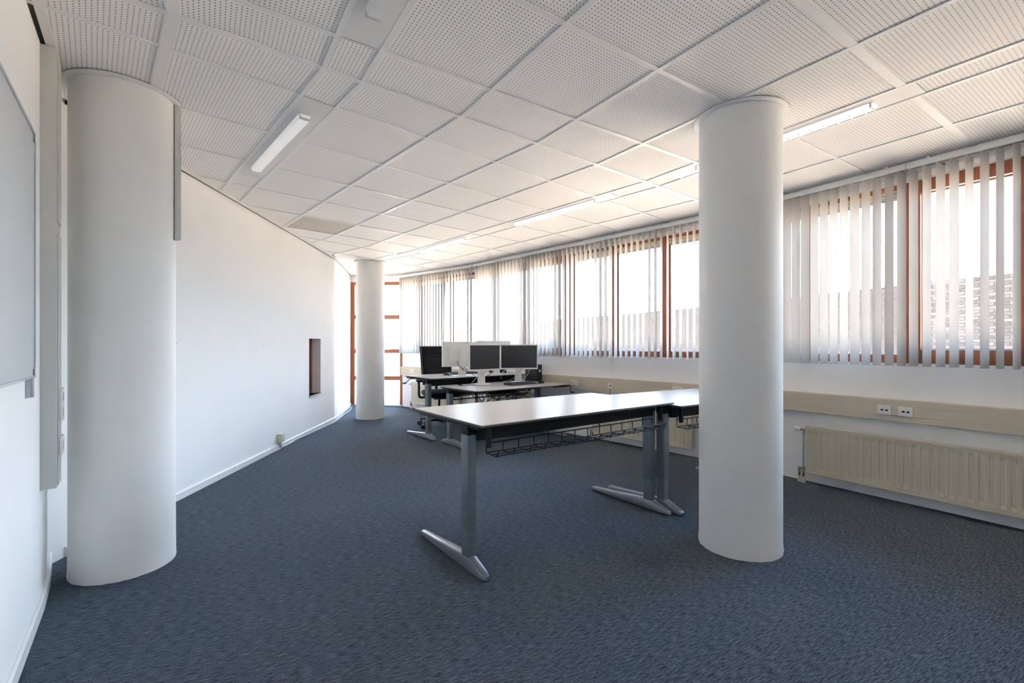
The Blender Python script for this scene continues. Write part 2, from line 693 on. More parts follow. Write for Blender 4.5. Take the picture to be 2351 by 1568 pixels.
def tile(k, a0, a1, b0, b1, name='ceiling_tile', m='perforated', drop=0.0, gap=.011):
    r = rect(k, a0, a1, b0, b1)
    c = sum(r, Vector((0, 0))) / 4
    full = area(r)
    poly = r
    for n, d in region(k, TRIM, c):
        poly = clip(poly, n, d)
        if len(poly) < 3:
            return None
    if area(poly) < .004:
        return None
    u, v = frame(k)
    base = ORG[k] + u * a0 + v * b0
    whole = abs(area(poly) - full) < 1e-4
    key = (m, round(a1 - a0, 3), round(b1 - b0, 3))
    if whole and key in TILE_CACHE:
        me = TILE_CACHE[key]
    else:
        loc = [((p - base).dot(u), (p - base).dot(v)) for p in poly]
        mb = MB()
        mb.prism(loc, .002, .016)
        me = mb.mesh(name)
        me.materials.append(MATS[m])
        uvl = me.uv_layers.new(name='UVMap')
        ox, oy = ((a1 - a0) % .0182) / 2, ((b1 - b0) % .0182) / 2
        for li, lp in enumerate(me.loops):
            co = me.vertices[lp.vertex_index].co
            uvl.data[li].uv = (co.x - ox, co.y - oy)
        if whole:
            TILE_CACHE[key] = me
    o = link(name, me, None, ceil_e)
    o.location = (base.x, base.y, -drop)
    o.rotation_euler = (0, 0, R(ANG[k]))
    return o


def rail(k, a0, b0, a1, b1, w=.022, z=-.004):
    """grid rail from (a0,b0) to (a1,b1) clipped to the room"""
    u, v = frame(k)
    p, q = ORG[k] + u * a0 + v * b0, ORG[k] + u * a1 + v * b1
    t = (q - p).normalized()
    n = Vector((-t.y, t.x))
    r = [p - n * w / 2, q - n * w / 2, q + n * w / 2, p + n * w / 2]
    c = (p + q) / 2
    for nn, d in region(k, TRIM, c):
        r = clip(r, nn, d)
        if len(r) < 3:
            return None
    if area(r) < .0005:
        return None
    mb = MB()
    mb.prism([(x.x, x.y) for x in r], z, .002)
    return mb.build('grid_rail', 'ceiling_rail', ceil_e)


COLS = {1: [C1 + STEP_B * i for i in range(9)], 2: [C2 - STEP_B * i for i in range(9)], 0: [.35 + STEP_B * i for i in range(6)]}
strips = (3, 9 - 1)                       # index of the narrow lamp rows (ROWS[i] .. ROWS[i+1])
for k in (1, 2, 0):
    cols = sorted(COLS[k])
    step = STEP_B
    lo = cols[0] - step * (2 if k != 2 else 0)
    hi = cols[-1] + step * (2 if k != 1 else 1)
    edges = cols[:]
    if k == 1:
        edges = [C1 - 1.2] + edges
    elif k == 2:
        edges = edges + [C2 + 1.2]
    else:
        edges = [-3.0] + edges
    rows = ROWS + [ROW_END + .02]
    for i in range(len(rows) - 1):
        if i in strips:
            continue
        for b0, b1 in zip(edges[:-1], edges[1:]):
            if k == 0 and b1 - b0 > 1:
                # irregular cells by the far joint
                for t in range(5):
                    tile(k, rows[i], rows[i + 1], b0 + t * .67, b0 + (t + 1) * .67)
                continue
            if k == 1 and i == 5 and abs(b0 - COLS[1][4]) < .01:
                o = tile(k, rows[i], rows[i + 1], b0, b1, 'ceiling_panel', 'vent_grey')
                if o:
                    o['label'] = 'plain grey unperforated panel'
                continue
            tile(k, rows[i], rows[i + 1], b0, b1)
    for i, a in enumerate(ROWS):
        w = .045 if i == 2 else .024
        rail(k, a, edges[0], a, edges[-1], w)
    for b in cols:
        w = .042 if (k == 2 and abs(b - COLS[2][2]) < .01) else .024
        rail(k, ROWS[0], b, ROWS[3], b, w, -.0035)
        rail(k, ROWS[4], b, ROWS[8], b, w, -.0035)
        rail(k, ROWS[9], b, ROW_END, b, w, -.0035)
rail(1, *(lambda p: ((p - J0).dot(U1), (p - J0).dot(V1)))(J0 - JC * 2.6), *(lambda p: ((p - J0).dot(U1), (p - J0).dot(V1)))(J0 + JC * 3.1), .03, -.0045)
rail(2, *(lambda p: ((p - J0).dot(U2), (p - J0).dot(V2)))(J0 - JC * 2.6), *(lambda p: ((p - J0).dot(U2), (p - J0).dot(V2)))(J0 + JC * 3.1), .03, -.0045)

# edge trims: light angle profile and a black strip painted as the shade of the gap


def edge_trim(p, q, side, gap, name='edge_trim', w=.03):
    t = (q - p).normalized()
    n = Vector((t.y, -t.x)) * side
    a, b = p + n * gap, q + n * gap
    mb = MB()
    mb.prism([(x.x, x.y) for x in (a, b, b + n * w, a + n * w)], -.005, .02)
    o = mb.build(name, 'ceiling_rail', ceil_e)
    return o




def gap_shade_strip(p, q, w):  # solid black strip in place of the shade between trim and wall
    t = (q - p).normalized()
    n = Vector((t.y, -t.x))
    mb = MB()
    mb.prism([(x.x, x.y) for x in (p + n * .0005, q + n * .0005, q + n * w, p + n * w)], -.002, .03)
    return mb.build('gap_shade_strip', 'plenum', ceil_e)


gap_shade_strip(LEFT_A, LEFT_B, .0198)
gap_shade_strip(LEFT_B, LEFT_C, .0158)
gap_shade_strip(NEAR[0], NEAR[3], .0178)
edge_trim(NEAR[0], NEAR[3], 1, .018, w=.035)
edge_trim(NEAR[3], NEAR[6], 1, .018, w=.035)
edge_trim(LEFT_A, LEFT_B, 1, .02)
edge_trim(LEFT_B, LEFT_C, 1, .016)
edge_trim(LEFT_C, E0, 1, .004)
for p, q in ((END2, K12), (K12, K01), (K01, E0)):
    edge_trim(p, q, -1, .022, w=.028)

# ceiling lights


def ceiling_light(k, a0, a1, b0, b1, label, slot=False, diffuser_mat='diffuser_lit'):
    c = P(k, (a0 + a1) / 2, (b0 + b1) / 2, CEIL)
    t = thing('ceiling_light', label, 'ceiling light', c, R(ANG[k]), 'recessed strip lights')
    W, L = (a1 - a0) / 2 - .012, (b1 - b0) / 2 - .003
    ps = -.012 if slot else 0
    MB().box(-W, W + ps, -L, L, -.003, .03).build('housing', 'lamp_metal', t, bevel=.0015, seg=1)
    if slot:
        pass
    d, hl = .036, min(.58, L * .74)
    x0 = -.008
    rings = []
    for y, s in ((-hl, .55), (-hl + .03, 1), (hl - .03, 1), (hl, .55)):
        w = d * (1 if s == 1 else .8)
        rings.append([(x0 - w, y, -.003), (x0 - w * .75, y, -.003 - .022 * s), (x0 + w * .75, y, -.003 - .022 * s), (x0 + w, y, -.003)])
    dm = MB()
    dm.loft(rings)
    df = dm.build('diffuser', diffuser_mat or 'diffuser', t)
    for y in (-hl + .012, hl - .012):
        MB().box(x0 - d * .9, x0 + d * .9, y - .004, y + .004, -.028, -.003).build('end_cap', 'lamp_metal', df)
    if slot:
        mb = MB()
        n = 16
        for j in range(n):
            y = -hl + .05 + j * (2 * hl - .1) / (n - 1)
            mb.box(x0 - d * .7, x0 + d * .7, y - .004, y + .004, -.031, -.0251)
        mb.build('louver', 'louver', df)
    return t


def narrow(k, i, b0, b1):
    tile(k, ROWS[i], ROWS[i + 1], b0, b1)
    rail(k, ROWS[i], b0, ROWS[i + 1], b0, .016, -.003)


ceiling_light(1, ROWS[3], ROWS[4], C1, C1 + 1.555, 'strip light near the left wall above the large left pillar', diffuser_mat='diffuser_added_glow')
narrow(1, 3, C1 - .6, C1)
narrow(1, 3, C1 + 1.555, C1 + 3 * STEP_B)
narrow(1, 3, C1 + 3 * STEP_B, C1 + 4 * STEP_B)
ceiling_light(2, ROWS[3], ROWS[4], C2 - 1.555, C2, 'strip light cut off by the top edge of the photo', diffuser_mat=None)
narrow(2, 3, C2, C2 + .6)
narrow(2, 3, C2 - 2.2, C2 - 1.555)
bj = (J0 + JC * 1.777 - J0).dot(V1)
ceiling_light(1, ROWS[8], ROWS[9], bj + .36, bj + 1.91, 'window side strip light in the middle of the ceiling', True)
ceiling_light(1, ROWS[8], ROWS[9], bj + 2.40, bj + 3.95, 'farthest window side strip light above the monitors', True)
narrow(1, 8, bj - .2, bj + .36)
narrow(1, 8, bj + 1.91, bj + 2.40)
narrow(1, 8, bj + 3.95, bj + 5.6)
bk2 = (J0 + JC * 1.777 - J0).dot(V2)
ceiling_light(2, ROWS[8], ROWS[9], bk2 - .22 - 1.53, bk2 - .22, 'window side strip light partly behind the front pillar', True)
narrow(2, 8, bk2 - .22, bk2 + .3)
narrow(2, 8, bk2 - 2.3, bk2 - 1.75)
narrow(2, 8, bk2 - 2.9, bk2 - 2.3)
narrow(0, 3, -2.5, 4)
narrow(0, 8, -2.5, 4)

# ------------------------------------------------------------------ pillars


def pillar(c, label, r=.225):
    t = thing('pillar', label, 'pillar', (c[0], c[1], 0))
    mb = MB()
    n = 64
    rnd = random.Random(int(c[1] * 100))
    rings = []
    for z in (0, .012, .05, .4, .8, 1.2, 1.6, 2.0, 2.4, CEIL - .001):
        rr = [r * (1 + (rnd.uniform(.0, .02) if z < .02 else rnd.uniform(0, .008) if z < .06 else rnd.uniform(-.0012, .0012))) for _ in range(n)]
        rings.append([(rr[j] * math.cos(2 * math.pi * j / n), rr[j] * math.sin(2 * math.pi * j / n), z) for j in range(n)])
    mb.loft(rings)
    o = mb.build('shaft', 'pillar_paint', t, smooth=True)
    finish(o, True, angle=60)
    mb = MB()
    ri, ro = r + .001, r + .03
    prof = [(ri, CEIL - .012), (ro - .003, CEIL - .012), (ro, CEIL - .009), (ro, CEIL - .0045), (ri, CEIL - .0045)]
    rings = [[((p[0]) * math.cos(2 * math.pi * j / 64), p[0] * math.sin(2 * math.pi * j / 64), p[1]) for j in range(64)] for p in prof + prof[:1]]
    mb.loft(rings, caps=False)
    mb.build('collar', 'white_trim', t, smooth=True)
    return t


PIL_L, PIL_R, PIL_F = (-2.104, 2.516), (1.358, 2.765), (-2.324, 7.60)
pillar(PIL_L, 'thick white round pillar at the left beside the white board')
pillar(PIL_R, 'white round pillar standing in front of the window blinds')
pillar(PIL_F, 'distant white round pillar in front of the tall window')

# short cable duct on the left pillar
d = thing('cable_duct', 'short grey white cable duct hanging down the left pillar', 'cable duct', (-1.886, 2.606, 1.78), R(52))
rbox(-.012, .014, -.014, .014, 0, CEIL - 1.78 - .006, 'duct_body', 'trunk_grey', d, .002)
rbox(.0142, .018, -.013, .013, .002, CEIL - 1.78 - .008, 'duct_cover', 'white_trim', d, .002)

# vertical trunking with switch plates on the near wall
tdir = math.atan2(.78, -.625)
d = thing('wall_trunking', 'tall grey vertical trunking with sockets on the near wall', 'trunking', (-2.116, 2.058, .54), tdir)
# local x along the wall (away from the camera), local -y into the room
rbox(.004, .134, -.066, .004, 0, CEIL - .54 - .006, 'trunking_body', 'trunk_grey', d, .002)
for z0, z1 in ((.0, 1.16), (1.2, CEIL - .54 - .03)):
    rbox(.02, .118, -.0705, -.0662, z0 + .01, z1, 'cover_strip', 'trunk_grey', d, .002)
for z0, h in ((.30, .15), (.145, .085)):
    s = rbox(.03, .108, -.082, -.0706, z0, z0 + h, 'socket_plate', 'plate_white', d, .003)
    for i in range(2 if h > .1 else 1):
        zc = z0 + .04 + i * .07
        MB().box(.05, .088, -.0835, -.0821, zc - .018, zc + .018).build('switch_rocker', 'trunk_grey', s)

# white board on the near wall, its right end in view
bw = thing('whiteboard', 'white board with thin aluminium frame on the near wall', 'whiteboard', (-1.94, 1.858, 1.065), math.atan2(-.78, .625))
# local x runs back towards the camera, local y into the room (left of direction)
rbox(.0, 1.7, .004, .016, 0, .975, 'board_surface', 'board', bw, .001, 1)
mb = MB()
for x0, x1, z0, z1 in ((-.006, 1.706, -.006, .004), (-.006, 1.706, .971, .981), (-.006, .004, 0, .975), (1.696, 1.706, 0, .975)):
    mb.box(x0, x1, .002, .021, z0, z1)
mb.build('board_frame', 'alu', bw)
for x, z in ((.012, .955), (.012, .02)):
    rbox(x - .01, x + .012, .0212, .0235, z - .012, z + .012, 'corner_clip', 'white_plastic', bw, .002)
rbox(.022, .062, .0, .02, -.082, -.0062, 'hanging_bracket', 'alu', bw, .002)

# ------------------------------------------------------------------ windows


def bar(mb, x0, x1, y0, y1, z0, z1):
    mb.box(x0, x1, y0, y1, z0, z1)


def window_band(name, k, b0, b1, bays, label):
    """bays: list of (b_lo, b_hi, kind) ; local x outwards, y along the wall"""
    e = struct_empty(name, label, 'window', P(k, WALL_A, b0, WZ0), R(ANG[k]))
    H = WZ1 - WZ0
    L = b1 - b0
    fx0, fx1 = .055, .125
    mb = MB()
    bar(mb, fx0, fx1, 0, L, 0, .035)
    bar(mb, fx0, fx1, 0, L, H - .035, H)
    bar(mb, fx0, fx1, 0, .04, .035, H - .035)
    bar(mb, fx0, fx1, L - .04, L, .035, H - .035)
    mb.build('window_frame', 'wood', e)
    for i, (lo, hi, kind) in enumerate(bays):
        y0, y1 = lo - b0, hi - b0
        if i:
            o = MB().box(fx0 - .012, fx1, y0 - .03, y0 + .03, .035, H - .035).build('mullion', 'wood', e)
        m = .03
        if kind == 'casement':
            s = MB()
            sw = .055
            for q in ((y0 + m, y1 - m, .036, .036 + .065), (y0 + m, y1 - m, H - .036 - .06, H - .036), (y0 + m, y0 + m + sw, .101, H - .096), (y1 - m - sw, y1 - m, .101, H - .096)):
                bar(s, fx0 - .02, fx1 - .02, *q)
            sash = s.build('sash', 'wood', e)
            g = (y0 + m + sw, y1 - m - sw, .101, H - .096)
            hnd = MB()
            hnd.box(fx0 - .05, fx0 - .0202, y1 - m - .035, y1 - m - .015, H * .48, H * .48 + .025)
            hnd.box(fx0 - .055, fx0 - .042, y1 - m - .035, y1 - m - .015, H * .48 - .1, H * .48 + .02)
            hnd.build('window_handle', 'alu', sash, bevel=.003)
        else:
            s = MB()
            sw = .022
            for q in ((y0 + m, y1 - m, .0352, .06), (y0 + m, y0 + m + sw, .06, H - .1), (y1 - m - sw, y1 - m, .06, H - .1)):
                bar(s, fx0 + .015, fx1 - .02, *q)
            sash = s.build('glazing_bead', 'wood', e)
            vs = MB()
            bar(vs, fx0 + .01, fx1 - .01, y0 + m, y1 - m, H - .055, H - .0352)
            bar(vs, fx0 + .01, fx1 - .01, y0 + m, y1 - m, H - .082, H - .063)
            bar(vs, fx0 + .03, fx1 - .02, y0 + m, y1 - m, H - .063, H - .055)
            v = vs.build('vent_strip', 'cream_vent', e)
            ab = MB().box(fx0 + .015, fx1 - .015, y0 + m, y1 - m, H - .1, H - .0822).build('vent_sill', 'alu', v)
            g = (y0 + m + sw, y1 - m - sw, .06, H - .1)
        sp = MB()
        for q in ((g[0], g[0] + .012, g[2], g[3]), (g[1] - .012, g[1], g[2], g[3]), (g[0], g[1], g[2], g[2] + .01), (g[0], g[1], g[3] - .01, g[3])):
            bar(sp, fx0 + .03, fx0 + .045, *q)
        pane = MB().box(fx0 + .035, fx0 + .039, g[0], g[1], g[2], g[3]).build('pane', 'glass', e)
        sp.build('spacer', 'alu', pane)
    return e


window_band('window_1', 2, -5.1, .15, [(-5.1, -4.5, 'fixed'), (-4.5, -3.85, 'casement'), (-3.85, -3.2, 'fixed'), (-3.2, -2.5, 'casement'), (-2.5, -1.83, 'fixed'), (-1.83, -1.175, 'casement'), (-1.175, -.483, 'fixed'), (-.483, .15, 'fixed')],
            'brown wooden window band behind the nearest blinds')
window_band('window_2', 1, -.15, 3.82, [(-.15, .5, 'fixed'), (.5, 1.2, 'fixed'), (1.2, 1.9, 'fixed'), (1.9, 2.6, 'casement'), (2.6, 3.25, 'fixed'), (3.25, 3.82, 'fixed')],
            'brown wooden window band in the middle wall')
window_band('window_3', 0, .05, 1.93, [(.05, .68, 'fixed'), (.68, 1.3, 'fixed'), (1.3, 1.93, 'fixed')], 'brown wooden window band at the far end')
# white side pieces of the openings
for k, b0, b1 in ((2, .15, BEND[2][1]), (2, BEND[2][0], -5.1), (1, BEND[1][0], -.15), (1, 3.82, BEND[1][1]), (0, 0, .05), (0, 1.93, 1.995)):
    e = MB().box(0, .17, 0, b1 - b0, WZ0, WZ1).build('wall_pier', 'wall_paint')
    e.location = P(k, WALL_A, b0)
    e.rotation_euler = (0, 0, R(ANG[k]))
    structure(e, 'narrow white wall pier between window bands', 'wall')
# wedge posts at the bends
for c in (K12, K01):
    dd = (c - J0).normalized() if c is K12 else j0dir
    o = MB().lathe([(.09, 0), (.09, CEIL)], 12).build('wall_post', 'wall_paint', smooth=True)
    o.location = (c.x + dd.x * .10, c.y + dd.y * .10, 0)
    structure(o, 'white corner post where two window walls meet', 'wall')
po = MB().box(-.006, .02, -.028, .028, .0, .62).build('corner_post', 'wood')
pk = K01 - j0dir * .012
po.location = (pk.x, pk.y, 0)
po.rotation_euler = (0, 0, R(46.4))
structure(po, 'brown wooden corner post between the far window walls', 'post')

# tall window at the end of the room
tw0, tw1 = Vector((E0.x, E0.y)), LEFT_C.copy()
twd = (tw1 - tw0).normalized()
TL = (tw1 - tw0).length
tw = struct_empty('window_4', 'tall brown framed window of four panes at the far end', 'window', (tw0.x, tw0.y, 0), math.atan2(twd.y, twd.x))
# local x to the left, local y towards the room; outside is -y
mb = MB()
for x0, x1, z0, z1 in ((0, .055, .035, 2.42), (TL - .075, TL, .035, 2.42), (.055, TL - .075, 2.36, 2.42), (0, TL, 0, .035)):
    mb.box(x0, x1, -.06, .0, z0, z1)
mb.build('window_frame', 'wood', tw)
zs = [.035, .545, 1.07, 1.738, 2.36]
for z in zs[1:4]:
    MB().box(.055, TL - .075, -.055, -.004, z - .04, z + .04).build('transom', 'wood', tw)
for i in range(4):
    lo = zs[i] + (.04 if i else 0)
    hi = zs[i + 1] - (.04 if i < 3 else 0)
    MB().box(.055, TL - .075, -.034, -.03, lo, hi).build('pane', 'glass', tw)
rbox(0, TL, .0005, .05, 0, .03, 'threshold', 'alu', tw, .004)
o = MB().box(-.05, TL + .05, -.17, .0, 2.42, CEIL + .1).build('wall_far', 'wall_paint')
o.location = tw.location
o.rotation_euler = tw.rotation_euler
structure(o, 'white strip of wall above the tall window', 'wall')

# sampling portals in the window openings (they give off no light of their own)


def portal(c, heading, w, h):
    li = bpy.data.lights.new('window_portal', 'AREA')
    li.shape = 'RECTANGLE'
    li.size, li.size_y = w, h
    li.energy = 1.0
    li.cycles.is_portal = True
    o = bpy.data.objects.new('window_portal', li)
    o.location = c
    o.rotation_euler = (R(90), 0, R(heading - 90) + math.pi)
    COL.objects.link(o)
    o.rotation_euler = Vector((-math.cos(R(heading)), -math.sin(R(heading)), 0)).to_track_quat('-Z', 'Y').to_euler()


for k, b0, b1 in ((2, -5.1, .15), (1, -.15, 3.82), (0, .05, 1.93)):
    portal(P(k, WALL_A + .14, (b0 + b1) / 2, (WZ0 + WZ1) / 2), ANG[k], b1 - b0, WZ1 - WZ0)
tc_ = (tw0 + tw1) / 2
portal((tc_.x, tc_.y + .08, 1.2), 88, TL, 2.4)

# niche window in the left wall
nw = struct_empty('window_5', 'small dark wooden window in a niche of the left wall', 'window', lw(N0, 0, NZ0), LANG)
NL, NH = N1 - N0, NZ1 - NZ0
mb = MB()
for x0, x1, z0, z1 in ((0, .05, 0, NH), (NL - .05, NL, 0, NH), (.05, NL - .05, 0, .05), (.05, NL - .05, NH - .05, NH)):
    mb.box(x0, x1, .12, .18, z0, z1)
mb.build('window_frame', 'wood', nw)
mb = MB()
for x0, x1, z0, z1 in ((.05, .1, .05, NH - .05), (NL - .1, NL - .05, .05, NH - .05), (.1, NL - .1, .05, .1), (.1, NL - .1, NH - .1, NH - .05)):
    mb.box(x0, x1, .135, .175, z0, z1)
mb.build('sash', 'wood', nw)
MB().box(.1, NL - .1, .15, .154, .1, NH - .1).build('pane', 'glass', nw)
rbox(-.012, NL + .012, -.018, .1195, -.02, 0, 'sill', 'vent_grey', nw, .003)
# closed shaft behind the niche window
sh = MB()
sh.box(N0 - .1, N1 + .1, .75, .8, NZ0 - .3, NZ1 + .3)
sh.box(N0 - .1, N1 + .1, .2, .75, NZ1 + .25, NZ1 + .3)
sh.box(N0 - .1, N0 - .05, .2, .75, NZ0 - .3, NZ1 + .25)
sh.box(N1 + .05, N1 + .1, .2, .75, NZ0 - .3, NZ1 + .25)
sh.box(N0 - .05, N1 + .05, .2, .75, NZ0 - .3, NZ0 - .25)
sh.build('neighbour_room', 'wall_paint', wl)

# ------------------------------------------------------------------ vertical blinds


def slat_mesh(w=.089, h=1.44):
    n = 6
    v, f = [], []
    for j in range(n + 1):
        t = -1 + 2 * j / n
        v += [(.0035 * (1 - t * t), t * w / 2, 0), (.0035 * (1 - t * t), t * w / 2, h)]
    for j in range(n):
        f.append((2 * j, 2 * j + 2, 2 * j + 3, 2 * j + 1))
    me = bpy.data.meshes.new('slat')
    me.from_pydata(v, [], f)
    me.update()
    for p in me.polygons:
        p.use_smooth = True
    me.materials.append(MATS['blind_fabric'])
    return me


SLAT = slat_mesh()
SLAT_Z, RAIL_Z = 1.035, 2.478
SA = WALL_A - .09


def blind(k, b_first, step, count, phi, label, rail_lo, rail_hi, jit=4.0, stack=None):
    t = local_thing('vertical_blind', label, 'blind', k, SA, rail_lo, SLAT_Z, 'vertical slat blinds along the windows')
    L = rail_hi - rail_lo
    z0 = RAIL_Z - SLAT_Z
    rbox(-.026, .026, 0, L, z0 + .003, z0 + .045, 'head_rail', 'white_trim', t, .004)
    MB().box(-.004, .004, .01, L - .01, z0 + .0005, z0 + .0029).build('rail_slot', 'groove', t)
    for i in range(count):
        y = b_first + step * i - rail_lo
        if y < .02 or y > L - .02:
            continue
        o = link('slat', SLAT, None, t)
        ph = phi(y + rail_lo) if callable(phi) else phi
        o.location = (0, y + random.uniform(-.002, .002), 0)
        o.rotation_euler = (0, 0, R(ph + random.uniform(-jit, jit)))
    # clips that hold the rail
    for y in (.12, L - .12):
        rbox(-.012, .012, y - .012, y + .012, z0 + .0452, z0 + CEIL - RAIL_Z - .004, 'rail_clip', 'white_plastic', t, .002)
    return t


# a slat rotated by phi: phi = 0 lies flat along the wall, 90 stands square to it
blind(2, -1.256 - .0738 * 52, .0738, 53, lambda b: 72, 'nearest slatted blind, its white slats turned wide open, cut by the right edge', -5.15, -1.22)
blind(2, -1.184, .0738, 22, lambda b: 70, 'white slatted blind directly right of the front pillar', -1.215, .2)
blind(1, -.149, .0757, 18, lambda b: 101, 'white slatted blind just left of the front pillar', -.18, 1.175)
blind(1, 1.214, .0757, 36, lambda b: 101, 'white slatted blind behind the black screens, looking nearly closed', 1.18, 3.86)
blind(0, .05, .0757, 26, lambda b: 112, 'farthest white slatted blind beside the tall window', .02, 1.97)
# cornice board behind the rails
for k, (b0, b1) in BEND.items():
    o = MB().box(-.045, -.0005, 0, b1 - b0, 2.46, CEIL - .006).build('trim_%d' % (k + 1), 'white_trim', bevel=.003)
    o.location = P(k, WALL_A, b0)
    o.rotation_euler = (0, 0, R(ANG[k]))
    structure(o, ('white cornice board above the far window', 'white cornice board above the middle window', 'white cornice board above the near window')[k], 'trim')

# ------------------------------------------------------------------ cable trunking under the windows
TZ0, TZ1 = .612, .778


def trunk(k, b0, b1, label, seam=None):
    t = local_thing('dado_trunking', label, 'trunking', k, WALL_A, b0, TZ0)
    L, h = b1 - b0, TZ1 - TZ0
    MB().box(-.068, -.0005, 0, L, 0, h).build('trunking_body', 'trunk_beige', t, bevel=.003)
    for z0, z1 in ((.004, .045), (.0475, .118), (.1205, h - .004)):
        rbox(-.0705, -.0682, .002, L - .002, z0, z1, 'cover_strip', 'trunk_beige', t, .0008, 1)
    if seam is not None:
        s = seam - b0
        rbox(-.073, -.0706, s - .03, s + .03, .0, h + .001, 'joint_cover', 'trunk_beige', t, .001, 1)
    return t


trunk(2, -5.1, B12_2 - .02, 'beige cable trunking right of the front pillar', -.88)
trunk(1, B12_1 + .02, B01_1 - .02, 'beige cable trunking behind the desks in the middle')
trunk(0, .03, 1.96, 'beige cable trunking behind the office chair')


def plate(k, b, label, kind, w=.085, h=.07, z=.69, a=WALL_A - .0706):
    t = local_thing('socket_outlet', label, 'socket', k, a, b, z)
    body = rbox(-.012, 0, -w / 2, w / 2, -h / 2, h / 2, 'socket_plate', 'plate_white' if kind != 'cream' else 'plate_cream', t, .003)
    if kind == 'usb':
        rbox(-.0135, -.0121, -w / 2 + .008, w / 2 - .008, -h / 2 + .008, h / 2 - .008, 'inner_plate', 'plate_white', t, .001, 1)
        for y in (-.017, .011):
            MB().box(-.0145, -.0134, y - .008, y + .008, -.006, .006).build('port', 'black_hole', t)
        for z1 in (.018, -.018):
            MB().box(-.0142, -.0134, -.002, .002, z1 - .002, z1 + .002).build('screw', 'chrome', t)
    elif kind == 'data':
        MB().box(-.0135, -.0119, -.012, .006, -.008, .008).build('port', 'black_hole', t)
    else:
        for y in ((-w / 4, w / 4) if w > .08 else (0,)):
            mb = MB()
            mb.lathe([(.022, 0), (.022, .0012), (.018, .0012), (.0175, -.008)], 20)
            ring = mb.build('socket_ring', 'plate_cream', t, smooth=True)
            ring.location = (-.0125, y, 0)
            ring.rotation_euler = (0, R(-90), 0)
            for dy in (-.008, .008):
                mb = MB()
                mb.lathe([(.003, -.002), (.003, .0006)], 8)
                hh = mb.build('pin_hole', 'black_hole', ring)
                hh.location = (0, dy, .0014)
    return t


def b_at(px, k, a):
    """where the sight line of a photo column meets the plane at distance a"""
    u, v = frame(k)
    r = (px - 1175.5) / 1063.5
    d = (a + ORG[k].dot(u)) / (r * u.x + u.y)
    return (Vector((d * r, d)) - ORG[k]).dot(v)


SAx = WALL_A - .075
plate(2, b_at(2030, 2, SAx), 'white double port outlet on the trunking, left of the pair', 'usb', z=.695)
plate(2, b_at(2079, 2, SAx), 'white double port outlet on the trunking, right of the pair', 'usb', z=.695)
plate(1, b_at(1319, 1, SAx), 'white double socket beside the desk crank', 'double', w=.12, z=.695)
plate(1, b_at(1402, 1, SAx), 'small white data outlet below the panel joint', 'data', w=.075, z=.695)
plate(1, b_at(1556, 1, SAx), 'white socket peeping over the desk behind the pillar', 'double', w=.12, z=.705)
plate(0, b_at(947, 0, SAx), 'white double socket on the trunking left of the chair', 'double', w=.12, z=.70)

# ------------------------------------------------------------------ radiators


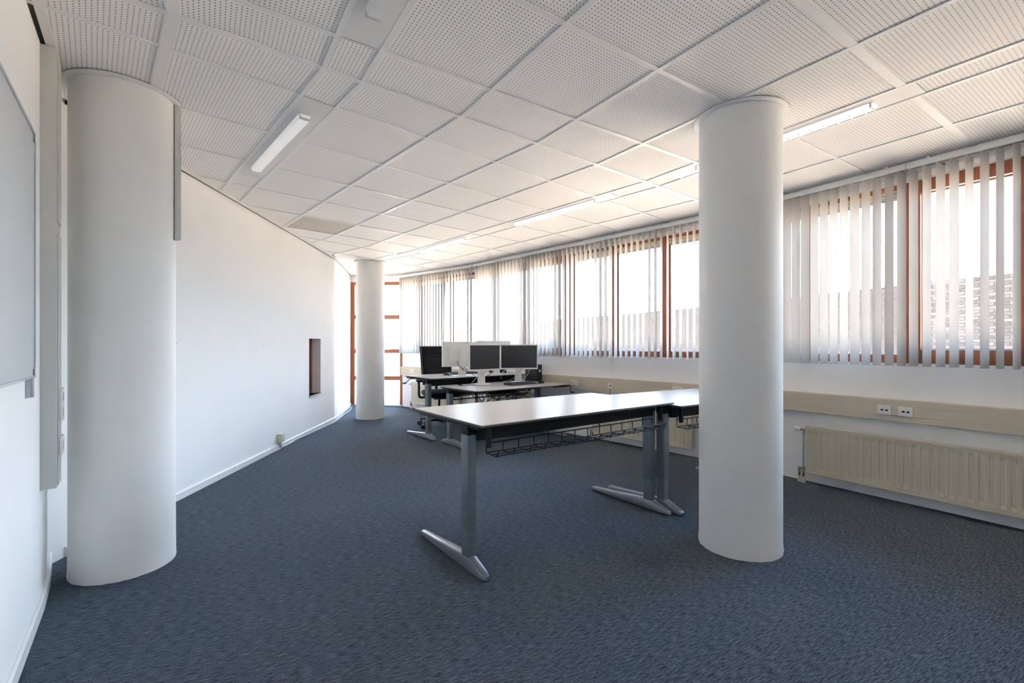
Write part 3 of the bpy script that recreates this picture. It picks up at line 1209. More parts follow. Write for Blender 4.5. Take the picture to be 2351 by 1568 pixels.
def radiator(k, b0, b1, label, valve_side=1, z0=.105, z1=.488):
    """ribbed panel; local x outwards (room is -x), y along the wall"""
    t = local_thing('radiator', label, 'radiator', k, WALL_A, b0, 0)
    L = b1 - b0
    xf, xb = -.105, -.085
    n = max(4, int(round(L / .05)))
    p = L / n
    mb = MB()
    ys, dep = [], []
    for i in range(n):
        y = i * p
        ys += [y + .06 * p, y + .18 * p, y + .58 * p, y + .70 * p]
        dep += [0, .007, .007, 0]
    ys, dep = [0] + ys + [L], [0] + dep + [0]
    zz = [(z0, 0), (z0 + .022, 0), (z0 + .045, 1), (z1 - .045, 1), (z1 - .022, 0), (z1, 0)]
    rings = [[(xf + dd * s, y, z) for y, dd in zip(ys, dep)] for z, s in zz]
    mb.loft(rings, caps=False, closed=False)
    mb.box(xf + .008, xb, 0, L, z0, z1)
    o = mb.build('front_panel', 'radiator', t)
    rbox(-.062, -.045, .01, L - .01, z0 + .01, z1 - .01, 'rear_panel', 'radiator', t, .003)
    mb = MB()
    mb.box(xf - .002, -.045, -.003, L + .003, z1 + .0005, z1 + .01)
    mb.box(xf - .004, xf + .006, -.003, L + .003, z1 - .008, z1 + .0004)
    mb.build('top_grille', 'radiator', t, bevel=.002)
    MB().box(xf - .004, xf + .004, 0, L, z0 - .012, z0 - .0005).build('bottom_seam', 'radiator', t, bevel=.002)
    for y in (.12, L - .12):
        MB().box(-.045, -.001, y - .015, y + .015, z0 + .06, z1 - .06).build('wall_bracket', 'white_trim', t)
        rbox(-.075, -.05, y - .012, y + .012, z1 + .0102, z1 + .02, 'clip', 'plate_white', t, .002)
    # thermostat valve and pipes
    s = 1 if valve_side > 0 else -1
    y0 = L + .0035 if s > 0 else -.0035
    xm = -.072
    vz = z1 - .03
    v = MB()
    v.tube([(xm, y0, vz), (xm, y0 + s * .05, vz)], .011, 10)
    v.tube([(xm, y0 + s * .028, vz), (xm, y0 + s * .028, vz - .05)], .010, 10)
    vo = v.build('valve_body', 'chrome', t, smooth=True)
    h = MB()
    h.tube([(xm, y0 + s * .05, vz), (xm, y0 + s * .056, vz), (xm, y0 + s * .07, vz), (xm, y0 + s * .09, vz), (xm, y0 + s * .10, vz)], [.016, .019, .018, .022, .017], 14)
    h.build('thermostat_head', 'plate_white', t, smooth=True)
    MB().tube([(xm, y0 + s * .028, vz - .05), (xm, y0 + s * .028, z0 + .02)], .0065, 8).build('riser_pipe', 'alu', t, smooth=True)
    lv = MB()
    lv.tube([(xm, y0, z0 + .02), (xm, y0 + s * .06, z0 + .02)], .009, 8)
    lv.tube([(xm, y0 + s * .028, z0 + .03), (xm, y0 + s * .028, z0 - .02)], .012, 10)
    lv.tube([(xm, y0 + s * .06, z0 + .025), (xm, y0 + s * .06, z0 - .02)], .012, 10)
    lv.build('lower_valve', 'chrome', t, smooth=True)
    for yy in (.028, .06):
        pp = MB().tube([(xm, y0 + s * yy, z0 - .02), (xm, y0 + s * yy, .052)], .008, 8).build('stub_pipe', 'copper', t, smooth=True)
        MB().lathe([(.016, .001), (.016, .03), (.013, .034), (.013, .052)], 12, (xm, y0 + s * yy)).build('pipe_sleeve', 'plate_cream', t, smooth=True)
    return t


RA = WALL_A - .1
rb = b_at(1850, 2, RA)
radiator(2, rb - 2.1, rb, 'cream ribbed radiator right of the front pillar')
r1 = b_at(1587, 1, RA)
r1l = b_at(1362, 1, RA)
radiator(1, r1, r1l, 'cream ribbed radiator behind the front desk')
r2 = b_at(1258, 1, RA)
radiator(1, r2, b_at(1119, 1, RA), 'cream ribbed radiator behind the hanging desk cables')
radiator(0, b_at(1054, 0, RA), b_at(945, 0, RA), 'cream ribbed radiator behind the office chair')
# bleed key hanging on the near radiator
kt = local_thing('radiator_key', 'small brass key hanging on the near radiator', 'key', 2, WALL_A - .113, b_at(2336, 2, RA), .475)
mb = MB()
mb.tube(spline([(0, 0, .015), (-.001, .004, .006), (-.001, 0, .0), (-.001, -.004, .006), (0, 0, .015)], 5), .0012, 5)
mb.build('key_wire', 'chrome', kt)
rbox(-.003, .0, -.004, .004, -.04, -.004, 'key_shank', 'chrome', kt, .001, 1)

# ------------------------------------------------------------------ desks


def foot_mesh():
    """T foot lying along y: short end at y=.02, long end at y=.74, column at y=.19"""
    prof = [(.012, .006, .024, .014), (.02, .006, .030, .021), (.04, .006, .036, .025), (.15, .006, .074, .0265), (.23, .006, .074, .0265), (.48, .006, .051, .0255), (.70, .006, .033, .0235), (.735, .006, .030, .020), (.748, .007, .024, .013)]
    rings = []
    for y, z0, z1, w in prof:
        c = min(.009, (z1 - z0) * .4, w * .6)
        rings.append([(-w, y, z0 + .003), (-w + .003, y, z0), (w - .003, y, z0), (w, y, z0 + .003), (w, y, z1 - c), (w - c * .35, y, z1 - c * .3), (w - c, y, z1), (-w + c, y, z1), (-w + c * .35, y, z1 - c * .3), (-w, y, z1 - c)])
    mb = MB()
    mb.loft(rings)
    me = mb.mesh('foot')
    me.materials.append(MATS['foot_grey'])
    for p in me.polygons:
        p.use_smooth = True
    me.set_sharp_from_angle(angle=R(28))
    return me


FOOT = foot_mesh()


def rounded_rect(x0, x1, y0, y1, r, n=6):
    out = []
    for cx, cy, a0 in ((x1 - r, y0 + r, -90), (x1 - r, y1 - r, 0), (x0 + r, y1 - r, 90), (x0 + r, y0 + r, 180)):
        for j in range(n + 1):
            a = R(a0 + 90 * j / n)
            out.append((cx + r * math.cos(a), cy + r * math.sin(a)))
    return out


def desk(loc, ang, h, label, L=1.6, D=.8, flip=False, corner=.012, crank=None, basket=True, seam_z=.214):
    """local origin under the near left corner; x along the long side, y away from the camera.
    flip = False: the beam and basket run along y = 0 side; True: along the y = D side"""
    t = thing('desk', label, 'desk', (loc[0], loc[1], 0), R(ang))

    def Y(y):
        return D - y if flip else y

    th = .014
    top = MB()
    top.prism(rounded_rect(.002, L - .002, .002, D - .002, corner), h - .004, h)
    to = top.build('tabletop', 'tabletop', t)
    eb = MB()
    eb.prism(rounded_rect(0, L, 0, D, corner), h - th, h - .0041)
    eb.build('edge_band', 'edge_dark', to, bevel=.002)
    for x in (.0375, L - .0375):
        f = link('foot', FOOT, None, t)
        f.location = (x, D if flip else 0, 0)
        f.scale = (1, -1 if flip else 1, 1)
        for yy in (.06, .70):
            MB().lathe([(.012, 0), (.012, .007)], 10, (x, Y(yy))).build('glide', 'black_plastic', t)
        yc = Y(.19)
        lo = rbox(x - .024, x + .024, yc - .0325, yc + .0325, .05, seam_z + .02, 'inner_column', 'leg_grey', t, .003)
        rbox(x - .0265, x + .0265, yc - .036, yc + .036, seam_z, h - .075, 'outer_column', 'leg_grey', t, .003)
        rbox(x - .028, x + .028, yc - .038, yc + .038, h - .0749, h - th - .001, 'column_head', 'black_metal', t, .003)
        rbox(x - .022, x + .022, Y(.40) - .34, Y(.40) + .34, h - .034, h - th - .0005, 'support_arm', 'black_metal', t, .002)
    ya, yb = sorted((Y(.13), Y(.175)))
    rbox(.068, L - .068, ya, yb, h - .105, h - .035, 'beam', 'black_metal', t, .004)
    ya, yb = sorted((Y(.085), Y(.125)))
    rbox(.10, L - .10, ya, yb, h - .052, h - th - .0006, 'cable_channel', 'black_metal', t, .004)
    ya, yb = sorted((Y(.05), Y(.075)))
    for x in (.07, L - .09):
        rbox(x, x + .02, ya, yb, h - .13, h - th - .0007, 'basket_bracket', 'black_metal', t, .002)
    if basket:
        w = MB()
        rr = .0035
        z1, z0 = h - .118, h - .168
        x0, x1 = .10, L - .10
        for y, z in ((.115, z1), (.11, z0), (.065, z0 - .003), (.015, z0), (.0, z0 + .03)):
            w.tube([(x0, Y(y), z), (x1, Y(y), z)], rr, 5)
        n = int((x1 - x0) / .1)
        for i in range(n + 1):
            x = x0 + (x1 - x0) * i / n
            w.tube([(x, Y(.116), z1 + (.075 if i % 4 == 0 else 0)), (x, Y(.115), z1), (x, Y(.112), z0 - .002), (x, Y(.015), z0 - .004), (x, Y(.0), z0 + .03)], rr, 5)
        w.build('wire_basket', 'black_metal', t)
    if crank is not None:
        s = 1 if crank[0] > 0 else -1
        cx = L if s > 0 else 0
        cy = crank[1]
        c = MB()
        c.tube([(cx - s * .28, cy, h - .03), (cx + s * .03, cy, h - .03)], .006, 8)
        c.tube([(cx + s * .03, cy, h - .03), (cx + s * .035, cy, h - .034), (cx + s * (.037 + .05 * crank[2]), cy, h - .11 + .03 * crank[2])], .005, 8)
        co = c.build('crank', 'black_metal', t, smooth=True)
        g = MB()
        gx = cx + s * (.037 + .05 * crank[2])
        g.tube([(gx, cy, h - .112 + .03 * crank[2]), (gx + s * .05, cy - .01, h - .116 + .03 * crank[2])], .010, 8)
        g.build('crank_grip', 'black_plastic', co, smooth=True)
    return t


H1, H2, H3, H4 = .79, .685, .777, .77
D1, A1 = (-.1495, 2.297), 36.3
desk(D1, A1, H1, 'empty grey topped desk in the foreground')
D2, A2 = (-.386, 5.055), 39.5
desk(D2, A2, H2, 'lower beige desk carrying the two black screens', flip=True, L=1.5, corner=.045, crank=(1, .05, 0), seam_z=.30)
D3, A3 = (-.97, 5.70), 39.5
desk(D3, A3, H3, 'beige desk in front of the office chair', L=1.5, corner=.045, crank=(-1, .55, 1), basket=False, seam_z=.33)
desk((1.165, 3.195), 31.5, H4, 'second empty desk half hidden behind the front pillar', L=1.2)


def dk(o, ang, e, n, z):
    a = R(ang)
    return Vector((o[0] + e * math.cos(a) - n * math.sin(a), o[1] + e * math.sin(a) + n * math.cos(a), z))


# ------------------------------------------------------------------ monitors


def monitor(loc, heading, label, cz, round_base=True, w=.515, hh=.335):
    """local +x is the direction the screen faces"""
    t = thing('monitor', label, 'monitor', loc, R(heading))
    z0, z1 = cz - hh / 2, cz + hh / 2
    rbox(.0, .022, -w / 2, w / 2, z0, z1, 'housing', 'white_plastic', t, .004)
    bz = MB()
    b = .013
    for y0, y1, a0, a1 in ((-w / 2 + .001, w / 2 - .001, z0 + .001, z0 + .019), (-w / 2 + .001, w / 2 - .001, z1 - b, z1 - .001), (-w / 2 + .001, -w / 2 + b, z0 + .019, z1 - b), (w / 2 - b, w / 2 - .001, z0 + .019, z1 - b)):
        bz.box(.0221, .027, y0, y1, a0, a1)
    bz.build('bezel', 'white_plastic', t)
    MB().box(.0222, .0235, -w / 2 + b + .0005, w / 2 - b - .0005, z0 + .0195, z1 - b - .0005).build('screen', 'screen', t)
    back = rbox(-.028, -.0003, -w * .36, w * .36, cz - hh * .22, cz + hh * .33, 'rear_cover', 'white_plastic', t, .006)
    mb = MB()
    for i in range(14):
        z = cz - hh * .18 + i * hh * .035
        mb.box(-.0290, -.0279, w * .345, w * .352, z, z + .004)
        mb.box(-.0290, -.0279, -w * .352, -w * .345, z, z + .004)
    mb.build('vent_slots', 'groove', back)['kind'] = 'stuff'
    for y in (-.05, .05):
        for z in (-.05, .05):
            MB().box(-.0292, -.0279, y - .003, y + .003, cz + .02 + z - .003, cz + .02 + z + .003).build('screw_hole', 'groove', back)
    mb = MB()
    for y in (.06, .085, .11, .135):
        mb.box(-.0015, -.0003, y, y + .014, z0 + .03, z0 + .042)
    mb.build('port_row', 'trunk_grey', t)
    st = MB()
    st.loft([[(-.075, -.05, .012), (-.03, -.05, .012), (-.03, .05, .012), (-.075, .05, .012)],
             [(-.068, -.045, cz * .5), (-.035, -.045, cz * .5), (-.035, .045, cz * .5), (-.068, .045, cz * .5)],
             [(-.066, -.042, cz + .06), (-.038, -.042, cz + .06), (-.038, .042, cz + .06), (-.066, .042, cz + .06)]])
    so = st.build('stand_column', 'white_plastic', t, bevel=.006)
    MB().box(-.0762, -.0692, -.008, .008, .08, .115).build('cable_slot', 'groove', so)
    rbox(-.0379, -.0281, -.045, .045, cz - .04, cz + .055, 'tilt_hinge', 'white_plastic', t, .003)
    if round_base:
        mb = MB()
        mb.lathe([(.105, 0), (.112, .002), (.112, .007), (.104, .0115), (.03, .0118)], 36, (-.045, 0))
        mb.build('base', 'white_plastic', t, smooth=True)
    else:
        rbox(-.14, .06, -.12, .12, 0, .0118, 'base', 'white_plastic', t, .004)
    return t


pa = dk(D2, A2, .575, .655, H2)
monitor(pa, -47, 'left black screen of the lower desk, turned sideways', .348)
pb = dk(D2, A2, 1.165, .66, H2)
monitor(pb, -82, 'right black screen of the lower desk, facing forward', .345)
pc = dk(D3, A3, .545, .205, H3)
monitor(pc, 112, 'white monitor seen from behind, next to the chair', .292, False)
pd = dk(D3, A3, 1.10, .20, H3)
monitor(pd, 118, 'white monitor seen from behind, mostly hidden by the right screen', .305, False)

# computer
pt = thing('computer_tower', 'small black computer standing behind the right screen', 'computer', dk(D2, A2, 1.47, .685, H2), R(-50.5))
rbox(-.14, .10, -.045, .045, .001, .235, 'case', 'black_plastic', pt, .004)
fp = rbox(.1001, .112, -.044, .044, .002, .234, 'front_panel', 'black_metal', pt, .003)
MB().box(.1121, .1128, -.012, .018, .13, .165).build('drive_label', 'plate_white', fp)
MB().box(.1121, .1128, .012, .03, .02, .034).build('sticker', 'alu', fp)


def keyboard(loc, ang, label):
    t = thing('keyboard', label, 'keyboard', loc, R(ang))
    mb = MB()
    mb.loft([[(0, 0, .002), (.45, 0, .002), (.45, .155, .002), (0, .155, .002)], [(.003, .002, .012), (.447, .002, .012), (.447, .153, .026), (.003, .153, .026)]])
    mb.build('keyboard_body', 'black_plastic', t, bevel=.003)
    k = MB()
    for r in range(6):
        y = .012 + r * .0225
        z = .0125 + (y / .155) * .014
        x = .012
        while x < .43:
            wdt = .017 if not (r == 0 and .09 < x < .2) else .10
            if not (.292 < x < .302 or .353 < x < .362):
                k.box(x, min(x + wdt, .438), y, y + .0185, z, z + .005)
            x += wdt + .0028
    ko = k.build('key_cap', 'key_grey', t)
    ko['kind'] = 'stuff'
    mb = MB()
    for x in (.03, .40):
        mb.box(x, x + .02, .13, .15, 0, .003)
    mb.build('rubber_foot', 'black_plastic', t)
    return t


keyboard(dk(D2, A2, .735, .30, H2), A2 + 1, 'black keyboard in front of the right screen')
keyboard(dk(D3, A3, .60, .50, H3), A3 - 2, 'black keyboard beside the monitor seen from behind')


def mouse(loc, ang, label):
    t = thing('computer_mouse', label, 'mouse', loc, R(ang))
    mb = MB()
    n = 14
    rings = []
    for x, w, h in ((-.052, .012, .010), (-.046, .024, .022), (-.025, .031, .034), (.0, .032, .037), (.025, .031, .031), (.043, .028, .020), (.052, .018, .009)):
        rings.append([(x, w * math.cos(math.pi * j / (n - 1)), .002 + h * max(0.0, math.sin(math.pi * j / (n - 1))) ** .8) for j in range(n)])
    mb.loft(rings)
    mb.build('mouse_body', 'black_plastic', t, smooth=True)
    mb = MB()
    mb.tube([(.022, 0, .034), (.034, 0, .030)], .004, 8)
    mb.build('scroll_wheel', 'rib_grey', t)
    return t


mouse(dk(D2, A2, 1.27, .33, H2), 60, 'black mouse right of the keyboard')
mouse(dk(D3, A3, .47, .44, H3), 150, 'black mouse on the desk by the chair')
dc = thing('docking_station', 'flat black dock lying behind the right screen', 'dock', dk(D3, A3, 1.33, .42, H3), R(A3))
rbox(-.12, .12, -.06, .06, .002, .055, 'dock_body', 'black_plastic', dc, .006)
rbox(-.1, .1, -.0607, -.0601, .03, .036, 'dock_slot', 'rib_grey', dc, 0)
pn = thing('marker_clip', 'tiny black clip lying on the lower desk', 'clip', dk(D2, A2, .26, .70, H2), R(-20))
rbox(-.025, .025, -.006, .006, .001, .010, 'clip_body', 'black_plastic', pn, .003)
rbox(-.02, .005, -.005, .005, .0101, .016, 'clip_lever', 'black_plastic', pn, .002)

# ------------------------------------------------------------------ office chair


def chair(loc, heading):
    t = thing('office_chair', 'black swivel chair with ribbed mesh back behind the desk', 'chair', (loc[0], loc[1], 0), R(heading))
    # local +x is the sitting direction
    for i in range(5):
        a = R(72 * i + 20)
        c, s = math.cos(a), math.sin(a)
        rg = []
        for r, w, z0, z1 in ((.03, .024, .075, .125), (.15, .02, .085, .118), (.29, .015, .085, .105), (.31, .012, .085, .10)):
            rg.append([(r * c - w * s, r * s + w * c, z0), (r * c + w * s, r * s - w * c, z0), (r * c + w * s * .7, r * s - w * c * .7, z1), (r * c - w * s * .7, r * s + w * c * .7, z1)])
        mb = MB()
        mb.loft(rg)
        lg = mb.build('base_leg', 'black_plastic', t, bevel=.004)
        ax = Vector((-s, c, 0))
        p = Vector((.30 * c, .30 * s, 0))
        q = p + Vector((c, s, 0)) * .018
        cm = MB()
        for sd in (-1, 1):
            cc = q + ax * (sd * .014) + Vector((0, 0, .030))
            cm.tube([cc - ax * .009, cc - ax * .008, cc + ax * .008, cc + ax * .009], [.026, .03, .03, .026], 16)
        cm.tube([p + Vector((0, 0, .03)), p + Vector((0, 0, .09))], .008, 8)
        cm.build('castor', 'black_plastic', lg, smooth=True)
    mb = MB()
    mb.lathe([(.035, .07), (.035, .14), (.028, .145), (.028, .27), (.017, .272), (.017, .40)], 18)
    mb.build('gas_column', 'black_metal', t, smooth=True)
    rbox(-.13, .12, -.1, .1, .40, .445, 'tilt_mechanism', 'black_plastic', t, .012)
    seat = MB()
    rings = []
    for z, s in ((.446, .86), (.46, .96), (.485, 1.0), (.51, .97), (.522, .88)):
        rings.append([(x * s + .0, y * s, z - .01 * (x / .24 > .7)) for x, y in rounded_rect(-.24, .25, -.245, .245, .09, 6)])
    seat.loft(rings)
    seat.build('seat', 'black_fabric', t, smooth=True)
    # back: frame and ribs on a gently curved, leaning surface
    def bp(y, z, off=0):
        lean = -.235 - .13 * (z - .58) - .06 * (z - .58) ** 2
        return (lean + .28 * y * y + off, y, z)

    zb, zt = .60, 1.16

    def half_w(z):
        f = (z - zb) / (zt - zb)
        return .205 + .03 * f

    fr = MB()
    outer = []
    for j in range(13):
        z = zb + (zt - zb) * j / 12
        outer.append((half_w(z), z))
    path = [bp(w, z) for w, z in outer]
    path += [bp(y, zt) for y in (.17, .1, .03, -.03, -.1, -.17)]
    path += [bp(-w, z) for w, z in outer[::-1]]
    path += [bp(y, zb) for y in (-.15, -.05, .05, .15)]
    path.append(path[0])
    fr.tube(path, .016, 8)
    fr.build('back_frame', 'black_plastic', t, smooth=True)
    ms = MB()
    n = 8
    for j in range(12):
        za, zc = zb + (zt - zb) * j / 12, zb + (zt - zb) * (j + 1) / 12
        for i in range(n):
            y0a, y1a = half_w(za) * (-1 + 2 * i / n), half_w(za) * (-1 + 2 * (i + 1) / n)
            y0c, y1c = half_w(zc) * (-1 + 2 * i / n), half_w(zc) * (-1 + 2 * (i + 1) / n)
            ms.face([bp(y0a, za, -.004), bp(y1a, za, -.004), bp(y1c, zc, -.004), bp(y0c, zc, -.004)])
    ms.build('back_panel', 'black_fabric', t)
    rb_ = MB()
    for j in range(24):
        z = zb + .05 + j * (zt - zb - .08) / 23
        w = half_w(z) - .035
        rb_.tube([bp(w * q, z, .003) for q in (-1, -.6, -.2, .2, .6, 1)], .0035, 4)
    ro = rb_.build('back_ribs', 'rib_grey', t)
    ro['kind'] = 'stuff'
    rbox(-.29, -.13, -.035, .035, .415, .44, 'back_support', 'black_plastic', t, .006)
    MB().tube(spline([(-.27, 0, .43), (-.285, 0, .52), (-.262, 0, .62), (-.27, 0, .72)], 5), .02, 8).build('back_stem', 'black_plastic', t, smooth=True)
    for s in (-1, 1):
        a = MB()
        a.tube(spline([(.02, s * .20, .43), (.02, s * .27, .43), (.02, s * .295, .46), (.0, s * .295, .56), (-.01, s * .295, .655)], 6), .017, 8)
        ar = a.build('armrest_support', 'black_plastic', t, smooth=True)
        pad = MB()
        pad.prism(rounded_rect(-.13, .12, s * .29 - .04, s * .29 + .04, .03, 5), .655, .682)
        pad.build('armrest_pad', 'black_fabric', ar, bevel=.008)
    return t


chair((-1.075, 6.84), -72)

# ------------------------------------------------------------------ wall socket with cables on the left wall
so = thing('wall_socket', 'cream double surface socket low on the left wall', 'socket', lw(2.71, -.001, .075), LANG)
rbox(-.045, .045, -.045, 0, 0, .105, 'socket_box', 'plate_cream', so, .006)
rbox(-.04, .04, -.05, -.0451, .005, .1, 'socket_front', 'plate_white', so, .004)
for z in (.03, .076):
    mb = MB()
    mb.lathe([(.019, 0), (.019, .002), (.016, .002), (.0155, -.004)], 16)
    ring = mb.build('socket_ring', 'plate_cream', so, smooth=True)
    ring.location = (0, -.0503, z)
    ring.rotation_euler = (R(90), 0, 0)
rbox(-.012, .012, -.035, -.001, -.045, -.0005, 'cable_entry', 'plate_white', so, .004)


def cable(pts, r, m, label, group=None, n=6, sub=8):
    o = MB().tube(spline(pts, sub), r, n).build('cable', m, smooth=True)
    return tag(o, label, 'cable', group)


wc = []
for i, (off, r, m, lb) in enumerate(((.020, .004, 'cable_white', 'white cable lying along the left skirting'), (.03, .0035, 'cable_black', 'thin black cable lying along the left skirting'))):
    pts = [lw(2.70 + .02 * i, -.018, .03 + .0 * i)]
    for s in (2.8, 3.1, 3.5, 3.9, 4.3):
        pts.append(lw(s, -off - .012 * math.sin(s * 3.1 + i), r + (.012 if s < 3.2 else 0)))
    pts.append(lw(4.62, -.025 - .02 * i, r))
    p2 = LEFT_B + (LEFT_C - LEFT_B) * .3
    pts.append(Vector((p2.x + .035 + .015 * i, p2.y, r)))
    p3 = LEFT_B + (LEFT_C - LEFT_B) * .65
    pts.append(Vector((p3.x + .07 - .02 * i, p3.y, r)))
    p4 = LEFT_B + (LEFT_C - LEFT_B) * .95
    pts.append(Vector((p4.x + .04 + .01 * i, p4.y, r)))
    cable(pts, r, m, lb)

# ------------------------------------------------------------------ desk cables
G = 'black cables hanging under the lower desk'


def hang(e0, n0, e1, n1, low, r=.0035, m='cable_black', ext=None, label='thin black cable drooping under the lower desk', g=G):
    z = H2 - .12
    low *= .42
    a, b = dk(D2, A2, e0, n0, z), dk(D2, A2, e1, n1, z)
    pts = [a + Vector((0, 0, .04)), a, a.lerp(b, .3) + Vector((0, 0, -low * .85)), a.lerp(b, .55) + Vector((0, 0, -low)), a.lerp(b, .8) + Vector((0, 0, -low * .6)), b]
    if ext is not None:
        pts.append(Vector(ext))
    cable(pts, r, m, label, g)


for e0, n0, e1, n1, low in ((.42, .70, .78, .66, .26), (.48, .72, .95, .70, .34), (.62, .70, 1.10, .66, .20), (.70, .72, 1.20, .70, .30), (.80, .66, 1.05, .72, .38), (.90, .70, 1.36, .66, .24), (.98, .74, 1.20, .70, .42), (.56, .66, .70, .72, .40), (1.05, .68, 1.42, .72, .16), (.50, .70, .66, .70, .22), (.75, .7, .88, .72, .30), (.86, .68, 1.15, .70, .14)):
    hang(e0, n0, e1, n1, low, r=.0045)
hang(.70, .70, 1.15, .70, .02, r=.022, label='thick black power strip bundle in the basket of the lower desk', g=None)
cable([dk(D2, A2, 1.0, .70, .52), dk(D2, A2, 1.25, .72, .50), dk(D2, A2, 1.5, .66, .40), dk(D2, A2, 1.75, .55, .30), dk(D2, A2, 2.0, .5, .25), dk(D2, A2, 2.2, .7, .42), P(1, WALL_A - .085, b_at(1316, 1, SAx) + .02, .66)], .005, 'cable_black', 'black mains cable running from the desk to the double socket')
cable([P(1, WALL_A - .084, b_at(1401, 1, SAx), .66), P(1, WALL_A - .09, b_at(1401, 1, SAx) - .01, .55), P(1, WALL_A - .09, b_at(1401, 1, SAx) - .015, .3), P(1, WALL_A - .07, b_at(1400, 1, SAx), .006)], .003, 'cable_black', 'thin black wire dropping from the data outlet')
# monitor leads
cable([pc + Vector((-.045, -.03, .20)), pc + Vector((-.03, -.075, .15)), pc + Vector((.03, -.11, .10)), pc + Vector((.075, -.10, .07))], .004, 'cable_black', 'black power lead looping from the rear of the chair side monitor')
cable([pc + Vector((.05, -.085, .12)), pc + Vector((.14, -.13, .05)), pc + Vector((.22, -.16, -.02)), pc + Vector((.26, -.17, -.10))], .004, 'cable_black', 'black lead running from the monitor stand to the lower desk')
cable([pa + Vector((.02, .05, .16)), pa + Vector((-.06, .1, .12)), pa + Vector((-.14, .06, .04)), pa + Vector((-.16, .0, .006))], .004, 'cable_grey', 'grey cable curling beside the left screen base')
cable([pa + Vector((.04, .02, .11)), pa + Vector((.09, -.01, .14)), pa + Vector((.13, -.01, .18))], .004, 'cable_black', 'black cable entering the left screen stand')
cable([pb + Vector((.0, .04, .20)), pb + Vector((-.16, .12, .17)), pb + Vector((-.24, .14, .10)), pb + Vector((-.245, .14, .03))], .004, 'cable_white', 'white cable arching left of the right screen stand')
cable([pb + Vector((-.02, .02, .10)), pb + Vector((-.12, -.02, .03)), pb + Vector((-.25, -.05, .006)), pb + Vector((-.15, -.1, .005)), pb + Vector((-.05, -.13, .005))], .003, 'cable_grey', 'grey lead lying on the desk before the right screen')
cable([pb + Vector((.02, .03, .18)), pb + Vector((.1, .1, .14)), pb + Vector((.2, .08, .10)), pb + Vector((.26, .03, .12))], .003, 'cable_black', 'black lead strung between right screen and computer')
cable([pb + Vector((.05, .06, .02)), pb + Vector((.12, .05, .10)), pb + Vector((.15, .06, .17)), pb + Vector((.2, .08, .19))], .003, 'cable_white', 'white lead rising behind the right screen')

# ------------------------------------------------------------------ outside
gm = MB()
gm.face([(-70, -60, -.15), (90, -60, -.15), (90, 120, -.15), (-70, 120, -.15)])
structure(gm.build('ground', 'ground'), 'pale sunlit roof terrace outside the windows', 'ground')

FAC = [Vector((10.6, 4.0)), Vector((9.62, 7.0)), Vector((8.62, 10.0)), Vector((6.9, 15.2)), Vector((4.76, 19.9)), Vector((1.5, 25.3)), Vector((-1.0, 29))]
TOPZ = 2.5
BZ = -.15
bd = thing('brick_building', 'long flat roofed brown brick building outside the windows', 'building', (FAC[2].x, FAC[2].y, BZ))
base = Vector((FAC[2].x, FAC[2].y, BZ))
for i in range(len(FAC) - 1):
    p, q = FAC[i], FAC[i + 1]
    tdr = (q - p).normalized()
    nr = Vector((tdr.y, -tdr.x))
    if nr.dot(-p) > 0:
        nr = -nr
    mb = MB()
    w = [p, q, q + nr * 4, p + nr * 4]
    if (w[1] - w[0]).cross(w[2] - w[1]) < 0:
        w = w[::-1]
    mb.prism([(x.x - base.x, x.y - base.y) for x in w], 0, TOPZ - BZ)
    me = mb.mesh('facade')
    L = (q - p).length
    uvl = me.uv_layers.new(name='UVMap')
    for li, lp in enumerate(me.loops):
        co = me.vertices[lp.vertex_index].co
        s = (Vector((co.x + base.x, co.y + base.y)) - p).dot(tdr)
        uvl.data[li].uv = (s, co.z + BZ)
    me.materials.append(MATS['brickwork' if i != 1 else 'mortar'])
    o = bpy.data.objects.new('facade', me)
    COL.objects.link(o)
    o.parent = bd
    cm = MB()
    cw = [p - nr * .04, q - nr * .04, q + nr * .3, p + nr * .3]
    if (cw[1] - cw[0]).cross(cw[2] - cw[1]) < 0:
        cw = cw[::-1]
    cm.prism([(x.x - base.x, x.y - base.y) for x in cw], TOPZ - BZ + .0002, TOPZ - BZ + .05)
    cm.build('coping', 'coping', bd)
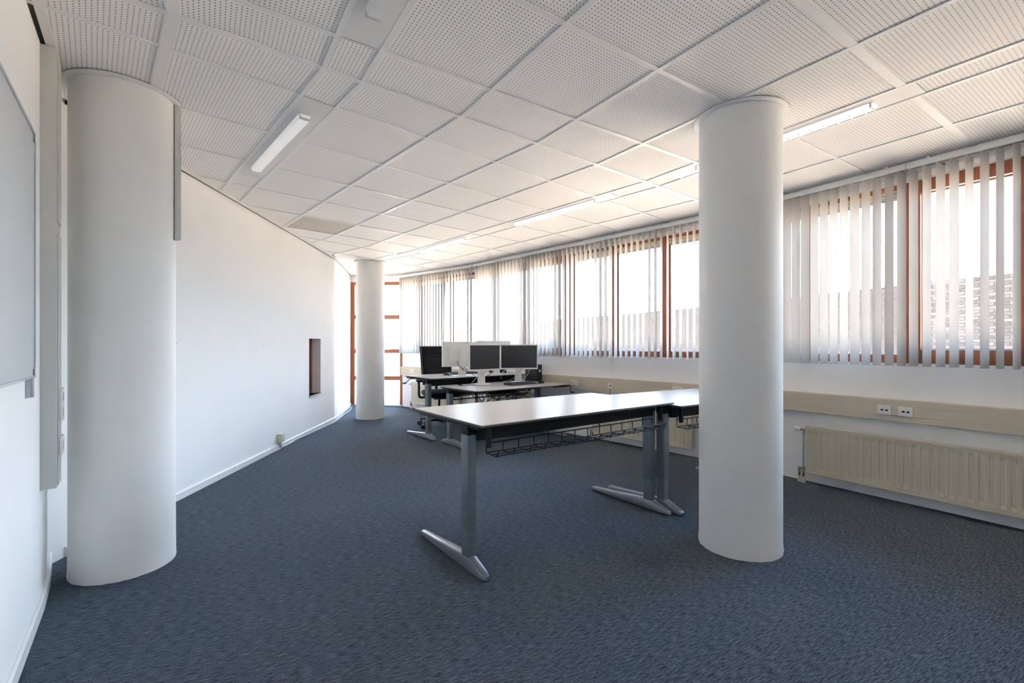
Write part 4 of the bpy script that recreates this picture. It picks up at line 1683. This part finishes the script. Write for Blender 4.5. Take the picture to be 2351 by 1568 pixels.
# single bricks on the nearest visible stretch
p, q = FAC[1], FAC[2]
tdr = (q - p).normalized()
nr = Vector((tdr.y, -tdr.x))
if nr.dot(-p) > 0:
    nr = -nr
bmesh_cache = []
for k in range(4):
    mb = MB()
    mb.box(0, .21, -.012, 0, 0, .0525)
    me = mb.mesh('brick')
    me.materials.append(MATS['brick_%d' % k])
    bmesh_cache.append(me)
angb = math.atan2(tdr.y, tdr.x)
flipn = Vector((-tdr.y, tdr.x)).dot(-nr) > 0      # local +y points into the room side?
rows, ncol = 25, 12
for r in range(rows):
    z = TOPZ - .0625 * (r + 1)
    for c in range(ncol):
        s = .25 + c * .22 + (.11 if r % 2 else 0)
        if s + .22 > (q - p).length:
            continue
        o = link('brick', random.choice(bmesh_cache), None, bd)
        off = -nr * .0 if not flipn else -nr * .012
        pp = p + tdr * s + off
        o.location = (pp.x - base.x, pp.y - base.y, z - BZ)
        o.rotation_euler = (0, 0, angb)
# rest of that stretch uses the brick material on a thin skin left and right and below
for s0, s1, z0, z1 in ((0, .25, BZ, TOPZ), (.25 + ncol * .22 + .1, (q - p).length, BZ, TOPZ), (.25, .25 + ncol * .22 + .1, BZ, TOPZ - .0625 * rows)):
    if s1 - s0 < .05:
        continue
    a, b = p + tdr * s0, p + tdr * min(s1, (q - p).length)
    w = [a - nr * .011, b - nr * .011, b, a]
    if (w[1] - w[0]).cross(w[2] - w[1]) < 0:
        w = w[::-1]
    mb = MB()
    mb.prism([(x.x - base.x, x.y - base.y) for x in w], z0 - BZ, z1 - BZ)
    me = mb.mesh('brick_skin')
    uvl = me.uv_layers.new(name='UVMap')
    for li, lp in enumerate(me.loops):
        co = me.vertices[lp.vertex_index].co
        s = (Vector((co.x + base.x, co.y + base.y)) - p).dot(tdr)
        uvl.data[li].uv = (s, co.z + BZ)
    me.materials.append(MATS['brickwork'])
    o = bpy.data.objects.new('brick_skin', me)
    COL.objects.link(o)
    o.parent = bd

# distant houses seen faintly through the far blinds
for i, (x, y, w, d, h, lb) in enumerate(((-9.5, 46, 6, 6, 2.6, 'pale distant house left of the far blinds'), (-1.5, 52, 6, 6, 3.1, 'pale distant house seen above the monitors'))):
    t = thing('house', lb, 'building', (x, y, BZ))
    H = h - BZ
    MB().box(-w / 2, w / 2, 0, d, 0, H).build('house_wall', 'far_render', t)
    rf = MB()
    rf.loft([[(-w / 2 - .2, -.2, H), (w / 2 + .2, -.2, H), (w / 2 + .2, d + .2, H), (-w / 2 - .2, d + .2, H)], [(-w / 2 + .6, d / 2 - .1, H + .8), (w / 2 - .6, d / 2 - .1, H + .8), (w / 2 - .6, d / 2 + .1, H + .8), (-w / 2 + .6, d / 2 + .1, H + .8)]])
    rf.build('house_roof', 'far_roof', t)
    for c in range(3):
        xx = -w / 2 + w * (c + .5) / 3
        MB().box(xx - .5, xx + .5, -.03, -.001, max(.2, H - 1.9), H - .7).build('house_window', 'screen', t)
